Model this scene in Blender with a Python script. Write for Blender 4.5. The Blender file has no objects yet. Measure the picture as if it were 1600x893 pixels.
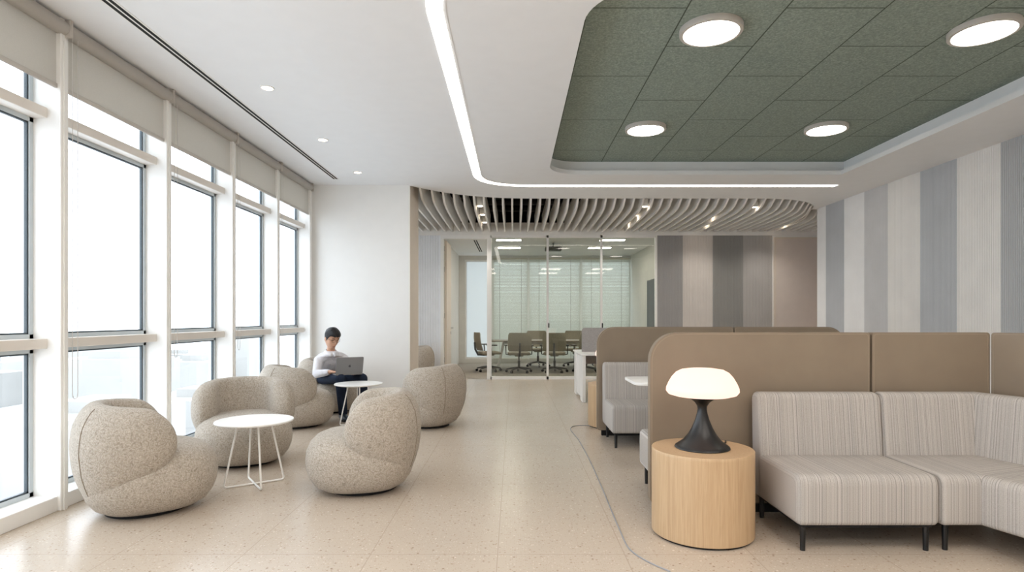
import bpy, bmesh, math, random
from mathutils import Vector, Matrix
from mathutils.geometry import tessellate_polygon
random.seed(7)
PI = math.pi
C = bpy.context.scene.collection
FP, VX, HY, CH = 930.0, 803.0, 497.0, 1.30      # focal in px, vanishing point, camera height


def lin(c):
    return tuple(((v / 255) / 12.92 if v / 255 <= .04045 else ((v / 255 + .055) / 1.055) ** 2.4) for v in c)


# ------------------------------------------------------------------ materials
class NT:
    def __init__(s, name):
        s.m = bpy.data.materials.new(name)
        s.m.use_nodes = True
        s.t = s.m.node_tree
        s.b = s.t.nodes['Principled BSDF']
        s.out = s.t.nodes['Material Output']

    def n(s, typ, **kw):
        x = s.t.nodes.new(typ)
        for k, v in kw.items():
            if k in x.inputs and not hasattr(x, k):
                x.inputs[k].default_value = v
            else:
                setattr(x, k, v)
        return x

    def ln(s, a, b):
        s.t.links.new(a, b)

    def coord(s, scale=(1, 1, 1), kind='Object', rot=(0, 0, 0)):
        tc = s.n('ShaderNodeTexCoord')
        mp = s.n('ShaderNodeMapping')
        mp.inputs['Scale'].default_value = scale
        mp.inputs['Rotation'].default_value = rot
        s.ln(tc.outputs[kind], mp.inputs['Vector'])
        return mp.outputs['Vector']

    def ramp(s, fac, stops, interp='LINEAR'):
        r = s.n('ShaderNodeValToRGB')
        r.color_ramp.interpolation = interp
        el = r.color_ramp.elements
        while len(el) < len(stops):
            el.new(.5)
        for e, (p, c) in zip(el, stops):
            e.position = p
            e.color = (*c, 1) if len(c) == 3 else c
        s.ln(fac, r.inputs['Fac'])
        return r.outputs['Color']

    def mix(s, fac, a, b, typ='MIX'):
        x = s.n('ShaderNodeMix', data_type='RGBA', blend_type=typ)
        for inp, v in ((x.inputs[0], fac), (x.inputs[6], a), (x.inputs[7], b)):
            if hasattr(v, 'links'):
                s.ln(v, inp)
            else:
                inp.default_value = v if not isinstance(v, tuple) or len(v) == 4 else (*v, 1)
        return x.outputs[2]

    def bump(s, h, strength=.3, dist=.01):
        b = s.n('ShaderNodeBump')
        b.inputs['Strength'].default_value = strength
        b.inputs['Distance'].default_value = dist
        s.ln(h, b.inputs['Height'])
        s.ln(b.outputs['Normal'], s.b.inputs['Normal'])

    def noise(s, vec, scale, detail=2, rough=.5, dist=0):
        x = s.n('ShaderNodeTexNoise')
        x.inputs['Scale'].default_value = scale
        x.inputs['Detail'].default_value = detail
        x.inputs['Roughness'].default_value = rough
        x.inputs['Distortion'].default_value = dist
        s.ln(vec, x.inputs['Vector'])
        return x.outputs['Fac']

    def vor(s, vec, scale, feature='F1'):
        x = s.n('ShaderNodeTexVoronoi', feature=feature)
        x.inputs['Scale'].default_value = scale
        s.ln(vec, x.inputs['Vector'])
        return x

    def set(s, col=None, rough=None, spec=None, metal=None):
        if col is not None:
            s.b.inputs['Base Color'].default_value = (*lin(col), 1)
        if rough is not None:
            s.b.inputs['Roughness'].default_value = rough
        if spec is not None:
            s.b.inputs['Specular IOR Level'].default_value = spec
        if metal is not None:
            s.b.inputs['Metallic'].default_value = metal
        return s


def plain(name, col, rough=.5, spec=.5, metal=0, var=.06, vscale=6, bump=0, bscale=200):
    m = NT(name).set(col, rough, spec, metal)
    v = m.coord()
    f = m.noise(v, vscale, 3)
    c = lin(col)
    m.ln(m.ramp(f, [(.3, tuple(x * (1 - var) for x in c)), (.7, tuple(min(1, x * (1 + var)) for x in c))]), m.b.inputs['Base Color'])
    if bump:
        m.bump(m.noise(v, bscale, 2), bump, .002)
    return m.m


def emit(name, col, strength):
    m = NT(name)
    m.set((250, 250, 250), .5)
    m.b.inputs['Emission Color'].default_value = (*lin(col), 1)
    m.b.inputs['Emission Strength'].default_value = strength
    return m.m


def glass(name, tint, refl=1.0, rough=0.0):
    m = NT(name)
    tr = m.n('ShaderNodeBsdfTransparent')
    tr.inputs['Color'].default_value = (*tint, 1)
    gl = m.n('ShaderNodeBsdfGlossy')
    gl.inputs['Roughness'].default_value = rough
    gl.inputs['Color'].default_value = (refl, refl, refl, 1)
    fr = m.n('ShaderNodeFresnel')
    fr.inputs['IOR'].default_value = 1.5
    geo = m.n('ShaderNodeNewGeometry')
    inv = m.n('ShaderNodeMath', operation='SUBTRACT')
    inv.inputs[0].default_value = 1
    m.ln(geo.outputs['Backfacing'], inv.inputs[1])
    mu = m.n('ShaderNodeMath', operation='MULTIPLY')
    m.ln(fr.outputs[0], mu.inputs[0])
    m.ln(inv.outputs[0], mu.inputs[1])
    mx = m.n('ShaderNodeMixShader')
    m.ln(mu.outputs[0], mx.inputs[0])
    m.ln(tr.outputs[0], mx.inputs[1])
    m.ln(gl.outputs[0], mx.inputs[2])
    m.ln(mx.outputs[0], m.out.inputs['Surface'])
    return m.m


M = {}
M['white'] = plain('white_paint', (238, 237, 234), .6, .3, var=.01)
M['ceil'] = plain('ceiling_paint', (236, 237, 238), .75, .2, var=.01)
M['post'] = plain('window_lacquer', (240, 239, 236), .4, .4, var=.01)
M['rail'] = plain('rail_lacquer', (226, 220, 212), .45, .4, var=.01)
M['darkframe'] = plain('gasket', (62, 72, 78), .4, .4)
M['sash'] = plain('sash_lacquer', (196, 204, 208), .4, .4, var=.01)
M['black'] = plain('black_metal', (17, 17, 18), .36, .5)
M['blackmatte'] = plain('black_matte', (22, 22, 23), .6, .3)
M['void'] = plain('void_black', (17, 18, 17), .85, .1)
M['duct'] = plain('duct_dark', (44, 44, 42), .6, .3)
M['slotdark'] = plain('slot_dark', (40, 41, 40), .7, .2)
M['chrome'] = plain('satin_chrome', (170, 168, 165), .3, .5, 1)
M['whitemetal'] = plain('white_powdercoat', (238, 236, 232), .4, .4, var=.01)
M['tabletop'] = plain('table_laminate', (240, 238, 234), .35, .4, var=.01)
M['baffle'] = plain('baffle_lacquer', (236, 234, 230), .6, .3, var=.02)
M['doorwarm'] = plain('door_laminate', (220, 209, 201), .55, .3, var=.02)
M['trimwarm'] = plain('trim_laminate', (222, 211, 198), .55, .3, var=.02)
M['meetwall'] = plain('meeting_wall', (218, 216, 210), .7, .2, var=.02)
M['deskscreen'] = plain('desk_screen_felt', (158, 153, 150), .9, .1, var=.08, vscale=60, bump=.3, bscale=300)
M['taskmesh'] = plain('task_mesh', (158, 150, 134), .85, .1, var=.08, vscale=80)
M['taskplastic'] = plain('task_plastic', (92, 91, 88), .5, .4)
M['meettop'] = plain('meeting_table_top', (150, 138, 122), .4, .4)
M['pipe'] = plain('piping_cloth', (150, 135, 117), .6, .3, var=.03)
M['seam'] = plain('seam_thread', (140, 128, 113), .9, .1)
M['skin'] = plain('skin', (205, 160, 132), .5, .35, var=.04, vscale=20)
M['hair'] = plain('hair', (24, 22, 22), .5, .4, var=.2, vscale=60, bump=.5, bscale=150)
M['trousers'] = plain('navy_wool', (38, 46, 62), .85, .1, var=.1, vscale=20, bump=.2, bscale=120)
M['shoe'] = plain('shoe_leather', (46, 56, 66), .35, .5)
M['sole'] = plain('shoe_sole', (24, 24, 26), .6, .3)
M['collar'] = plain('collar_cotton', (226, 225, 228), .8, .15, var=.02)
M['lip'] = plain('lip', (170, 105, 92), .5, .3)
M['brow'] = plain('brow_hair', (34, 28, 26), .8, .1)
M['laptop'] = plain('laptop_aluminium', (126, 124, 124), .38, .5, .6, var=.02)
M['logo'] = plain('laptop_mark', (58, 57, 58), .3, .5)
M['key'] = plain('keyboard_black', (30, 30, 32), .5, .3)
M['button'] = plain('button', (190, 188, 184), .4, .4)
M['cable'] = plain('grey_cable', (150, 152, 156), .5, .3)
M['blindbar'] = plain('blind_bar', (196, 191, 184), .5, .3, var=.02)
M['beads'] = plain('bead_chain', (205, 202, 198), .4, .4)
M['tube'] = plain('blind_tube', (178, 174, 168), .6, .3, var=.02)
M['venetian'] = plain('venetian_slat', (206, 202, 188), .5, .3, var=.02)
M['bldg'] = plain('haze_pale_facade', (172, 171, 168), .9, .1, var=.05, vscale=.05)  # distance haze is put into the pale facade colour
M['ground'] = plain('haze_pale_ground', (212, 214, 216), .95, .1, var=.12, vscale=.02)  # pale colour stands in for haze and bounces daylight to the ceiling
M['winglass'] = glass('window_glass', (.97, .985, .985), .9)
M['partglass'] = glass('partition_glass', (.845, .865, .84), 1.0)
M['lampglass'] = emit('lamp_shade_glow', (255, 219, 203), 1.3)
M['lampglass'].node_tree.nodes['Principled BSDF'].inputs['Base Color'].default_value = (.12, .10, .08, 1)
M['disc'] = emit('panel_glow', (255, 247, 237), 14)
M['strip'] = emit('strip_glow', (255, 248, 238), 8)
M['spot'] = emit('downlight_glow', (255, 236, 210), 16)
M['panel'] = emit('troffer_glow', (255, 246, 232), 42)


def m_blind():
    m = NT('blind_fabric').set((206, 202, 194), .9, .1)
    v = m.coord()
    w = m.noise(v, 400, 2)
    c = m.ramp(w, [(.3, lin((205, 201, 193))), (.7, lin((219, 215, 208)))])
    m.ln(c, m.b.inputs['Base Color'])
    tl = m.n('ShaderNodeBsdfTranslucent')
    m.ln(c, tl.inputs['Color'])
    mx = m.n('ShaderNodeMixShader')
    mx.inputs[0].default_value = .36
    m.ln(m.b.outputs[0], mx.inputs[1])
    m.ln(tl.outputs[0], mx.inputs[2])
    m.ln(mx.outputs[0], m.out.inputs['Surface'])
    return m.m


def m_frost():
    m = NT('frosted_film').set((214, 218, 214), .6, .3)
    tl = m.n('ShaderNodeBsdfTranslucent')
    tl.inputs['Color'].default_value = (.62, .64, .63, 1)
    mx = m.n('ShaderNodeMixShader')
    mx.inputs[0].default_value = .6
    m.ln(m.b.outputs[0], mx.inputs[1])
    m.ln(tl.outputs[0], mx.inputs[2])
    m.ln(mx.outputs[0], m.out.inputs['Surface'])
    return m.m


M['frost'] = m_frost()


def m_slat():
    m = NT('venetian_slats').set((218, 216, 206), .6, .2)
    tl = m.n('ShaderNodeBsdfTranslucent')
    tl.inputs['Color'].default_value = (.66, .67, .63, 1)
    mx = m.n('ShaderNodeMixShader')
    mx.inputs[0].default_value = .55
    m.ln(m.b.outputs[0], mx.inputs[1])
    m.ln(tl.outputs[0], mx.inputs[2])
    m.ln(mx.outputs[0], m.out.inputs['Surface'])
    return m.m


M['slat'] = m_slat()


def m_terrazzo():
    m = NT('terrazzo').set((200, 186, 168), .27, .42)
    v = m.coord()
    base = m.ramp(m.noise(v, .9, 3), [(.3, lin((191, 177, 161))), (.7, lin((198, 184, 168)))])
    c = base
    for sc, lo, hi, dens, col in ((85, .14, .36, .55, (178, 158, 137)), (60, .14, .32, .28, (218, 206, 190)), (36, .12, .26, .36, (164, 143, 122)), (24, .10, .20, .26, (146, 124, 104)), (28, .10, .22, .1, (226, 215, 200))):
        vo = m.vor(v, sc)
        sel = m.n('ShaderNodeSeparateColor')
        m.ln(vo.outputs['Color'], sel.inputs[0])
        lt = m.n('ShaderNodeMath', operation='LESS_THAN')
        m.ln(sel.outputs[0], lt.inputs[0])
        lt.inputs[1].default_value = dens
        f2 = m.ramp(vo.outputs['Distance'], [(lo, (1, 1, 1)), (hi, (0, 0, 0))])
        mu = m.n('ShaderNodeMath', operation='MULTIPLY')
        m.ln(lt.outputs[0], mu.inputs[0])
        m.ln(f2, mu.inputs[1])
        mu2 = m.n('ShaderNodeMath', operation='MULTIPLY')
        m.ln(mu.outputs[0], mu2.inputs[0])
        mu2.inputs[1].default_value = .9
        c = m.mix(mu2.outputs[0], c, lin(col))
    br = m.n('ShaderNodeTexBrick', offset=0.0)
    br.inputs['Scale'].default_value = 1
    br.inputs['Brick Width'].default_value = .7
    br.inputs['Row Height'].default_value = 1.4
    br.inputs['Mortar Size'].default_value = .0026
    br.inputs['Mortar Smooth'].default_value = .1
    mp = m.n('ShaderNodeMapping')
    mp.inputs['Location'].default_value = (.09, -.48, 0)
    m.ln(v, mp.inputs['Vector'])
    m.ln(mp.outputs['Vector'], br.inputs['Vector'])
    c = m.mix(br.outputs['Fac'], c, lin((178, 162, 145)))
    m.ln(c, m.b.inputs['Base Color'])
    return m.m


def m_boucle():
    m = NT('boucle').set((186, 174, 158), .95, .1)
    v = m.coord()
    wv = m.n('ShaderNodeTexNoise')
    wv.inputs['Scale'].default_value = 30
    m.ln(v, wv.inputs['Vector'])
    add = m.n('ShaderNodeVectorMath', operation='MULTIPLY_ADD')
    m.ln(wv.outputs['Color'], add.inputs[0])
    add.inputs[1].default_value = (.05, .05, .05)
    m.ln(v, add.inputs[2])
    vo = m.vor(add.outputs[0], 115, 'SMOOTH_F1')
    c = m.ramp(vo.outputs['Distance'], [(.1, lin((200, 191, 179))), (.5, lin((172, 162, 149))), (.85, lin((144, 133, 119)))])
    m.ln(c, m.b.inputs['Base Color'])
    inv = m.ramp(vo.outputs['Distance'], [(.1, (1, 1, 1)), (.8, (0, 0, 0))])
    m.bump(inv, .5, .007)
    m.b.inputs['Sheen Weight'].default_value = .15
    return m.m


def m_stripe():
    m = NT('striped_upholstery').set((180, 172, 163), .9, .1)
    at = m.n('ShaderNodeAttribute', attribute_name='st')

    def n1(scale, det, rough):
        a = m.n('ShaderNodeTexNoise', noise_dimensions='1D')
        a.inputs['Scale'].default_value = scale
        a.inputs['Detail'].default_value = det
        a.inputs['Roughness'].default_value = rough
        m.ln(at.outputs['Fac'], a.inputs['W'])
        return a.outputs['Fac']
    c = m.ramp(n1(34, 2, .5), [(.32, lin((150, 146, 142))), (.45, lin((182, 174, 165))), (.55, lin((196, 189, 181))), (.68, lin((168, 161, 154)))])
    c2 = m.ramp(n1(130, 3, .7), [(.34, lin((136, 132, 129))), (.45, lin((176, 169, 161))), (.53, lin((210, 203, 195))), (.60, lin((186, 177, 167))), (.68, lin((226, 220, 212)))])
    c = m.mix(.66, c, c2)
    c = m.mix(1.0, c, (.82, .82, .83), 'MULTIPLY')
    v = m.coord()
    w = m.noise(v, 260, 2)
    c = m.mix(.12, c, m.ramp(w, [(.35, (.2, .2, .2)), (.65, (.85, .83, .8))]))
    m.ln(c, m.b.inputs['Base Color'])
    m.bump(w, .2, .002)
    return m.m


def m_leather():
    m = NT('taupe_vinyl').set((170, 150, 128), .5, .35)
    v = m.coord()
    c = m.ramp(m.noise(v, 5, 3), [(.3, lin((134, 119, 102))), (.7, lin((140, 125, 107)))])
    m.ln(c, m.b.inputs['Base Color'])
    m.bump(m.vor(v, 420).outputs['Distance'], .08, .001)
    return m.m


def m_oak():
    m = NT('oak_veneer').set((214, 178, 136), .45, .35)
    v = m.coord((9, 9, .55))
    n1 = m.noise(v, 3.2, 5, .6, .5)
    v2 = m.coord((70, 70, 1.2))
    n2 = m.noise(v2, 3, 3, .6)
    c = m.ramp(n1, [(.28, lin((178, 149, 115))), (.48, lin((197, 169, 134))), (.6, lin((189, 160, 125))), (.75, lin((206, 180, 147)))])
    c = m.mix(.3, c, m.ramp(n2, [(.35, lin((160, 128, 94))), (.65, lin((204, 176, 142)))]))
    m.ln(c, m.b.inputs['Base Color'])
    m.bump(n2, .06, .001)
    return m.m


def m_green():
    m = NT('green_felt_tiles').set((110, 122, 110), .95, .1)
    v = m.coord()
    n1 = m.noise(v, 55, 4, .7)
    c = m.ramp(n1, [(.3, lin((114, 127, 119))), (.5, lin((143, 155, 146))), (.7, lin((174, 183, 174)))])
    big = m.noise(v, 1.5, 2)
    c = m.mix(.25, c, m.ramp(big, [(.3, lin((138, 151, 142))), (.7, lin((152, 164, 154)))]))
    br = m.n('ShaderNodeTexBrick', offset=.5, offset_frequency=2)
    br.inputs['Scale'].default_value = 1
    br.inputs['Brick Width'].default_value = 1.2
    br.inputs['Row Height'].default_value = .71
    br.inputs['Mortar Size'].default_value = .006
    br.inputs['Mortar Smooth'].default_value = .2
    mp = m.n('ShaderNodeMapping')
    mp.inputs['Rotation'].default_value = (0, 0, PI / 2)
    mp.inputs['Location'].default_value = (.06, -.53, 0)
    m.ln(v, mp.inputs['Vector'])
    m.ln(mp.outputs['Vector'], br.inputs['Vector'])
    c = m.mix(br.outputs['Fac'], c, lin((84, 92, 84)))
    m.ln(c, m.b.inputs['Base Color'])
    m.bump(n1, .35, .006)
    return m.m


def m_carpet():
    m = NT('grey_carpet').set((128, 120, 110), .95, .05)
    v = m.coord()
    c = m.ramp(m.noise(v, 40, 4, .7), [(.3, lin((146, 140, 131))), (.7, lin((174, 166, 155)))])
    m.ln(c, m.b.inputs['Base Color'])
    m.bump(m.noise(v, 250, 2), .4, .004)
    return m.m


def m_shirt():
    m = NT('shirt_cotton').set((214, 212, 212), .85, .15)
    v = m.coord()
    wv = m.n('ShaderNodeTexWave', bands_direction='X')
    wv.inputs['Scale'].default_value = 45
    m.ln(v, wv.inputs['Vector'])
    c = m.ramp(wv.outputs['Fac'], [(.3, lin((228, 226, 228))), (.9, lin((216, 214, 220)))])
    m.ln(c, m.b.inputs['Base Color'])
    m.bump(m.noise(v, 11, 3, .6), .8, .035)
    return m.m


def m_flute(name, col):
    return plain(name, col, .65, .25, var=.03, vscale=3)


M['blind'], M['floor'], M['boucle'], M['stripe'] = m_blind(), m_terrazzo(), m_boucle(), m_stripe()
M['leather'], M['oak'], M['green'], M['carpet'], M['shirt'] = m_leather(), m_oak(), m_green(), m_carpet(), m_shirt()


# ------------------------------------------------------------------ mesh helpers
class MB:
    def __init__(s):
        s.b = bmesh.new()
        s.st = None

    def box(s, lo, hi, bevel=0, seg=3, only=None):
        r = bmesh.ops.create_cube(s.b, size=1)
        vs = r['verts']
        lo, hi = Vector(lo), Vector(hi)
        for v in vs:
            v.co = Vector([(lo[i] + hi[i]) / 2 + v.co[i] * (hi[i] - lo[i]) for i in range(3)])
        if bevel:
            es = list({e for v in vs for e in v.link_edges})
            bmesh.ops.bevel(s.b, geom=es, offset=bevel, segments=seg, profile=.5, affect='EDGES', clamp_overlap=True)
        return s

    def ring(s, co):
        return [s.b.verts.new(c) for c in co]

    def bridge(s, a, b, closed=True):
        n = len(a)
        for i in range(n if closed else n - 1):
            j = (i + 1) % n
            try:
                s.b.faces.new((a[i], a[j], b[j], b[i]))
            except ValueError:
                pass

    def cap(s, r, flip=False):
        try:
            s.b.faces.new(r[::-1] if flip else r)
        except ValueError:
            pass

    def tube(s, pts, rad, seg=10, cap=True, closed=False, round_ends=False):
        pts = [Vector(p) for p in pts]
        n = len(pts)
        if not hasattr(rad, '__len__'):
            rad = [rad] * n
        if round_ends and not closed:
            d0 = (pts[0] - pts[1]).normalized()
            d1 = (pts[-1] - pts[-2]).normalized()
            np_, nr = [], []
            for a in (80, 55, 28):
                a = math.radians(a)
                np_.append(pts[0] + d0 * rad[0] * math.sin(a))
                nr.append(rad[0] * math.cos(a))
            np_ += pts
            nr += list(rad)
            for a in (28, 55, 80):
                a = math.radians(a)
                np_.append(pts[-1] + d1 * rad[-1] * math.sin(a))
                nr.append(rad[-1] * math.cos(a))
            pts, rad = np_, nr
            n = len(pts)
        prev = None
        rings = []
        for i, p in enumerate(pts):
            a = pts[i - 1] if (i > 0 or closed) else pts[i]
            c = pts[(i + 1) % n] if (i < n - 1 or closed) else pts[i]
            t = (c - a).normalized()
            if prev is None:
                u = t.orthogonal().normalized()
            else:
                u = prev - t * prev.dot(t)
                u = u.normalized() if u.length > 1e-6 else t.orthogonal().normalized()
            prev = u
            w = t.cross(u)
            rings.append(s.ring([p + (u * math.cos(2 * PI * k / seg) + w * math.sin(2 * PI * k / seg)) * rad[i] for k in range(seg)]))
        for a, b in zip(rings, rings[1:]):
            s.bridge(a, b)
        if closed:
            s.bridge(rings[-1], rings[0])
        elif cap:
            s.cap(rings[0], True)
            s.cap(rings[-1])
        return s

    def otube(s, secs, seg=20):
        """oval tube: secs = [(centre, half-width, half-depth, side vector, fore vector)]"""
        rings = []
        for c, a, b, u, w in secs:
            c, u, w = Vector(c), Vector(u).normalized(), Vector(w).normalized()
            rings.append(s.ring([c + u * a * math.cos(2 * PI * k / seg) + w * b * math.sin(2 * PI * k / seg) for k in range(seg)]))
        for a, b in zip(rings, rings[1:]):
            s.bridge(a, b)
        s.cap(rings[0], True)
        s.cap(rings[-1])
        return s

    def lathe(s, prof, seg=48, c=(0, 0, 0), fx=None):
        rings = []
        for r, z in prof:
            if r < 1e-6:
                rings.append([s.b.verts.new((c[0], c[1], c[2] + z))])
            else:
                co = []
                for k in range(seg):
                    a = 2 * PI * k / seg
                    x, y = r * math.cos(a), r * math.sin(a)
                    if fx:
                        x, y = fx(x, y, z)
                    co.append((c[0] + x, c[1] + y, c[2] + z))
                rings.append(s.ring(co))
        for a, b in zip(rings, rings[1:]):
            if len(a) == 1 and len(b) > 1:
                for k in range(seg):
                    s.b.faces.new((a[0], b[(k + 1) % seg], b[k]))
            elif len(b) == 1 and len(a) > 1:
                for k in range(seg):
                    s.b.faces.new((a[k], a[(k + 1) % seg], b[0]))
            elif len(a) > 1:
                s.bridge(a, b)
        return s

    def prism(s, poly, z0, z1, axis='z', bevel=0, seg=2):
        def P(p, h):
            return {'z': (p[0], p[1], h), 'y': (p[0], h, p[1]), 'x': (h, p[0], p[1])}[axis]
        a = s.ring([P(p, z0) for p in poly])
        b = s.ring([P(p, z1) for p in poly])
        fs = [s.b.faces.new(a[::-1]), s.b.faces.new(b)]
        s.bridge(a, b)
        if bevel:
            es = {e for f in fs for e in f.edges}
            bmesh.ops.bevel(s.b, geom=list(es), offset=bevel, segments=seg, profile=.5, affect='EDGES', clamp_overlap=True)
        return s

    def ball(s, c, r, seg=20, rings=12, rot=None):
        c = Vector(c)
        r = Vector((r, r, r)) if not hasattr(r, '__len__') else Vector(r)
        res = bmesh.ops.create_uvsphere(s.b, u_segments=seg, v_segments=rings, radius=1)
        for v in res['verts']:
            q = Vector((v.co.x * r.x, v.co.y * r.y, v.co.z * r.z))
            if rot is not None:
                q = rot @ q
            v.co = c + q
        return s

    def build(s, name, mat, parent=None, smooth=True, angle=40, st=None, loc=(0, 0, 0)):
        me = bpy.data.meshes.new(name)
        bmesh.ops.recalc_face_normals(s.b, faces=s.b.faces[:])
        s.b.to_mesh(me)
        s.b.free()
        mats = mat if isinstance(mat, (list, tuple)) else [mat]
        for m in mats:
            me.materials.append(m)
        if smooth:
            me.polygons.foreach_set('use_smooth', [True] * len(me.polygons))
            me.set_sharp_from_angle(angle=math.radians(angle))
        if st is not None:
            at = me.attributes.new('st', 'FLOAT', 'POINT')
            at.data.foreach_set('value', [st(v.co) for v in me.vertices])
        o = bpy.data.objects.new(name, me)
        C.objects.link(o)
        o.location = loc
        if parent is not None:
            o.parent = parent
        return o


def tag(o, label=None, cat=None, group=None, kind=None):
    if label:
        o['label'] = label
    if cat:
        o['category'] = cat
    if group:
        o['group'] = group
    if kind:
        o['kind'] = kind
    return o


def empty(name, loc=(0, 0, 0), rz=0, **kw):
    o = bpy.data.objects.new(name, None)
    o.empty_display_size = .1
    C.objects.link(o)
    o.location = loc
    o.rotation_euler = (0, 0, rz)
    return tag(o, **kw)


def copy_tree(o, parent=None):
    c = o.copy()
    C.objects.link(c)
    if parent is not None:
        c.parent = parent
    for ch in list(o.children):
        copy_tree(ch, c)
    return c


def struct(o, label, cat='structure'):
    return tag(o, label, cat, kind='structure')


def rrect(x0, y0, x1, y1, r, seg=8):
    """rounded rectangle, r = radii for corners (x0y0, x1y0, x1y1, x0y1)"""
    if not hasattr(r, '__len__'):
        r = [r] * 4
    out = []
    for (cx, cy, sx, sy, a0), q in zip(((x0, y0, 1, 1, PI), (x1, y0, -1, 1, 1.5 * PI), (x1, y1, -1, -1, 0), (x0, y1, 1, -1, .5 * PI)), r):
        if q < 1e-6:
            out.append((cx, cy))
            continue
        ox, oy = cx + sx * q, cy + sy * q
        for k in range(seg + 1):
            a = a0 + .5 * PI * k / seg
            out.append((ox + q * math.cos(a), oy + q * math.sin(a)))
    return out


def bez(p0, p1, p2, p3, n=14):
    out = []
    for i in range(n + 1):
        t = i / n
        u = 1 - t
        out.append(tuple(u ** 3 * a + 3 * u * u * t * b + 3 * u * t * t * c + t ** 3 * d for a, b, c, d in zip(p0, p1, p2, p3)))
    return out


def W(px, py, Y):
    """a place on the plan: image column/row at depth Y"""
    return Vector(((px - VX) * Y / FP, Y, CH - (py - HY) * Y / FP))


# ------------------------------------------------------------------ camera
cam = bpy.data.cameras.new('camera')
cam.sensor_width = 36
cam.lens = 36 * FP / 1600
cam.shift_y = (HY - 446.5) / 1600
cam.shift_x = -(VX - 800) / 1600
cam.clip_end = 2000
co = bpy.data.objects.new('camera', cam)
C.objects.link(co)
co.location = (0, 0, CH)
co.rotation_euler = (PI / 2, 0, 0)
bpy.context.scene.camera = co

# ------------------------------------------------------------------ the shell
XW, XR, YB, YR = -3.06, 5.6, 12.73, -3.0
ZC, ZP = 3.32, 3.335
XG = -3.26                       # glass plane
b = MB(); b.box((-3.4, YR, -.1), (7.2, YB, 0))
struct(b.build('floor', M['floor'], smooth=False), 'beige speckled terrazzo floor with thin tile joints', 'floor')
b = MB(); b.box((-3.4, YB, -.1), (7.2, 17.6, 0))
struct(b.build('floor_carpet', M['carpet'], smooth=False), 'grey carpet floor of the meeting room', 'floor')

# main ceiling with the rounded opening and the curved back edge
edge = bez((-1.6, 9.06), (-1.2, 9.55), (-.7, 10.04), (.3, 10.04), 16) + bez((4.1, 10.04), (4.9, 10.04), (5.4, 10.5), (5.52, 11.05), 12)
outer = [(-1.6, YR), (7.2, YR), (7.2, 11.05)] + edge[::-1]
hole = rrect(.48, 3.6, 4.6, 8.37, (.45, 0, 0, .45), 12)


def yedge(x):
    for p, q in zip(edge, edge[1:]):
        if p[0] <= x <= q[0] and q[0] > p[0]:
            return p[1] + (q[1] - p[1]) * (x - p[0]) / (q[0] - p[0])
    return 11.1 if x > 5 else 9.9


b = MB()
polys = [[Vector((x, y, 0)) for x, y in outer], [Vector((x, y, 0)) for x, y in hole]]
flat = [v for pl in polys for v in pl]
vs = [b.b.verts.new((v.x, v.y, ZC)) for v in flat]
for t in tessellate_polygon(polys):
    try:
        b.b.faces.new([vs[i] for i in t])
    except ValueError:
        pass
no = len(outer)
top = [b.b.verts.new((v.x, v.y, ZC + .3)) for v in flat[:no]]
b.bridge(vs[:no], top)
lip = [b.b.verts.new((v.x, v.y, ZC + .06)) for v in flat[no:]]
b.bridge(vs[no:], lip)
big = rrect(.40, 3.52, 4.68, 8.45, (.53, 0, 0, .53), 12)
led = [b.b.verts.new((x, y, ZC + .06)) for x, y in big]
b.bridge(lip, led)
wal = [b.b.verts.new((x, y, ZC + .21)) for x, y in big]
b.bridge(led, wal)
struct(b.build('ceiling', M['ceil'], angle=25), 'white ceiling with a rounded recess and a curved back edge', 'ceiling')
b = MB(); b.prism(rrect(.38, 3.5, 4.7, 8.47, (.55, 0, 0, .55), 12), ZC + .2, ZC + .24)
struct(b.build('ceiling_recess', M['green'], smooth=False), 'green felt tiled ceiling panel inside the recess', 'ceiling')
b = MB(); b.box((-3.42, YR, ZP), (-1.59, 9.08, ZP + .3))
struct(b.build('ceiling_perimeter', M['ceil'], smooth=False), 'white ceiling strip along the windows', 'ceiling')
# dark void above the baffles
b = MB()
b.box((-3.3, 9.0, 4.1), (7.2, YB, 4.2))
b.box((-3.3, YB - .03, 3.34), (7.2, YB, 4.1))
b.box((-3.3, 9.0, 3.63), (7.2, 9.05, 4.1))
vo = struct(b.build('ceiling_void', M['void'], smooth=False), 'black ceiling void above the white baffles', 'ceiling')
for yy, zz, r in ((10.7, 3.7, .07), (11.35, 3.62, .05), (12.0, 3.66, .08), (12.4, 3.56, .04)):
    b = MB(); b.tube([(-3.2, yy, zz), (7, yy, zz)], r, 12)
    b.build('service_pipe', M['duct'], vo)

# left return wall / column, and the wall behind it
b = MB(); b.box((-3.42, 9.08, 0), (-1.59, 9.86, 3.7))
col = struct(b.build('wall_column', M['white'], smooth=False), 'white return wall at the end of the windows', 'wall')
b = MB(); b.box((-1.589, 9.08, 0), (-1.582, 9.86, 3.5)); b.build('side_panel', M['trimwarm'], col, smooth=False)
b = MB(); b.box((-3.4, 9.86, 0), (-3.2, YB, .12)); b.box((-3.4, 9.86, 3.2), (-3.2, YB, 4.1)); b.box((-3.4, 12.5, .12), (-3.2, YB, 3.2)); b.box((-3.4, 11.0, .12), (-3.2, 12.5, 3.2))
struct(b.build('wall_left', M['white'], smooth=False), 'white side wall with windows behind the return wall', 'wall')
b = MB(); b.box((-3.31, 9.86, .12), (-3.3, 11.0, 3.2))
struct(b.build('window_30', M['winglass'], smooth=False), 'window behind the return wall', 'window')
# wall behind the camera
b = MB(); b.box((-3.42, YR - .1, 0), (7.2, YR, 3.7))
struct(b.build('wall_front', M['white'], smooth=False), 'white wall behind the viewer', 'wall')


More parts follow.
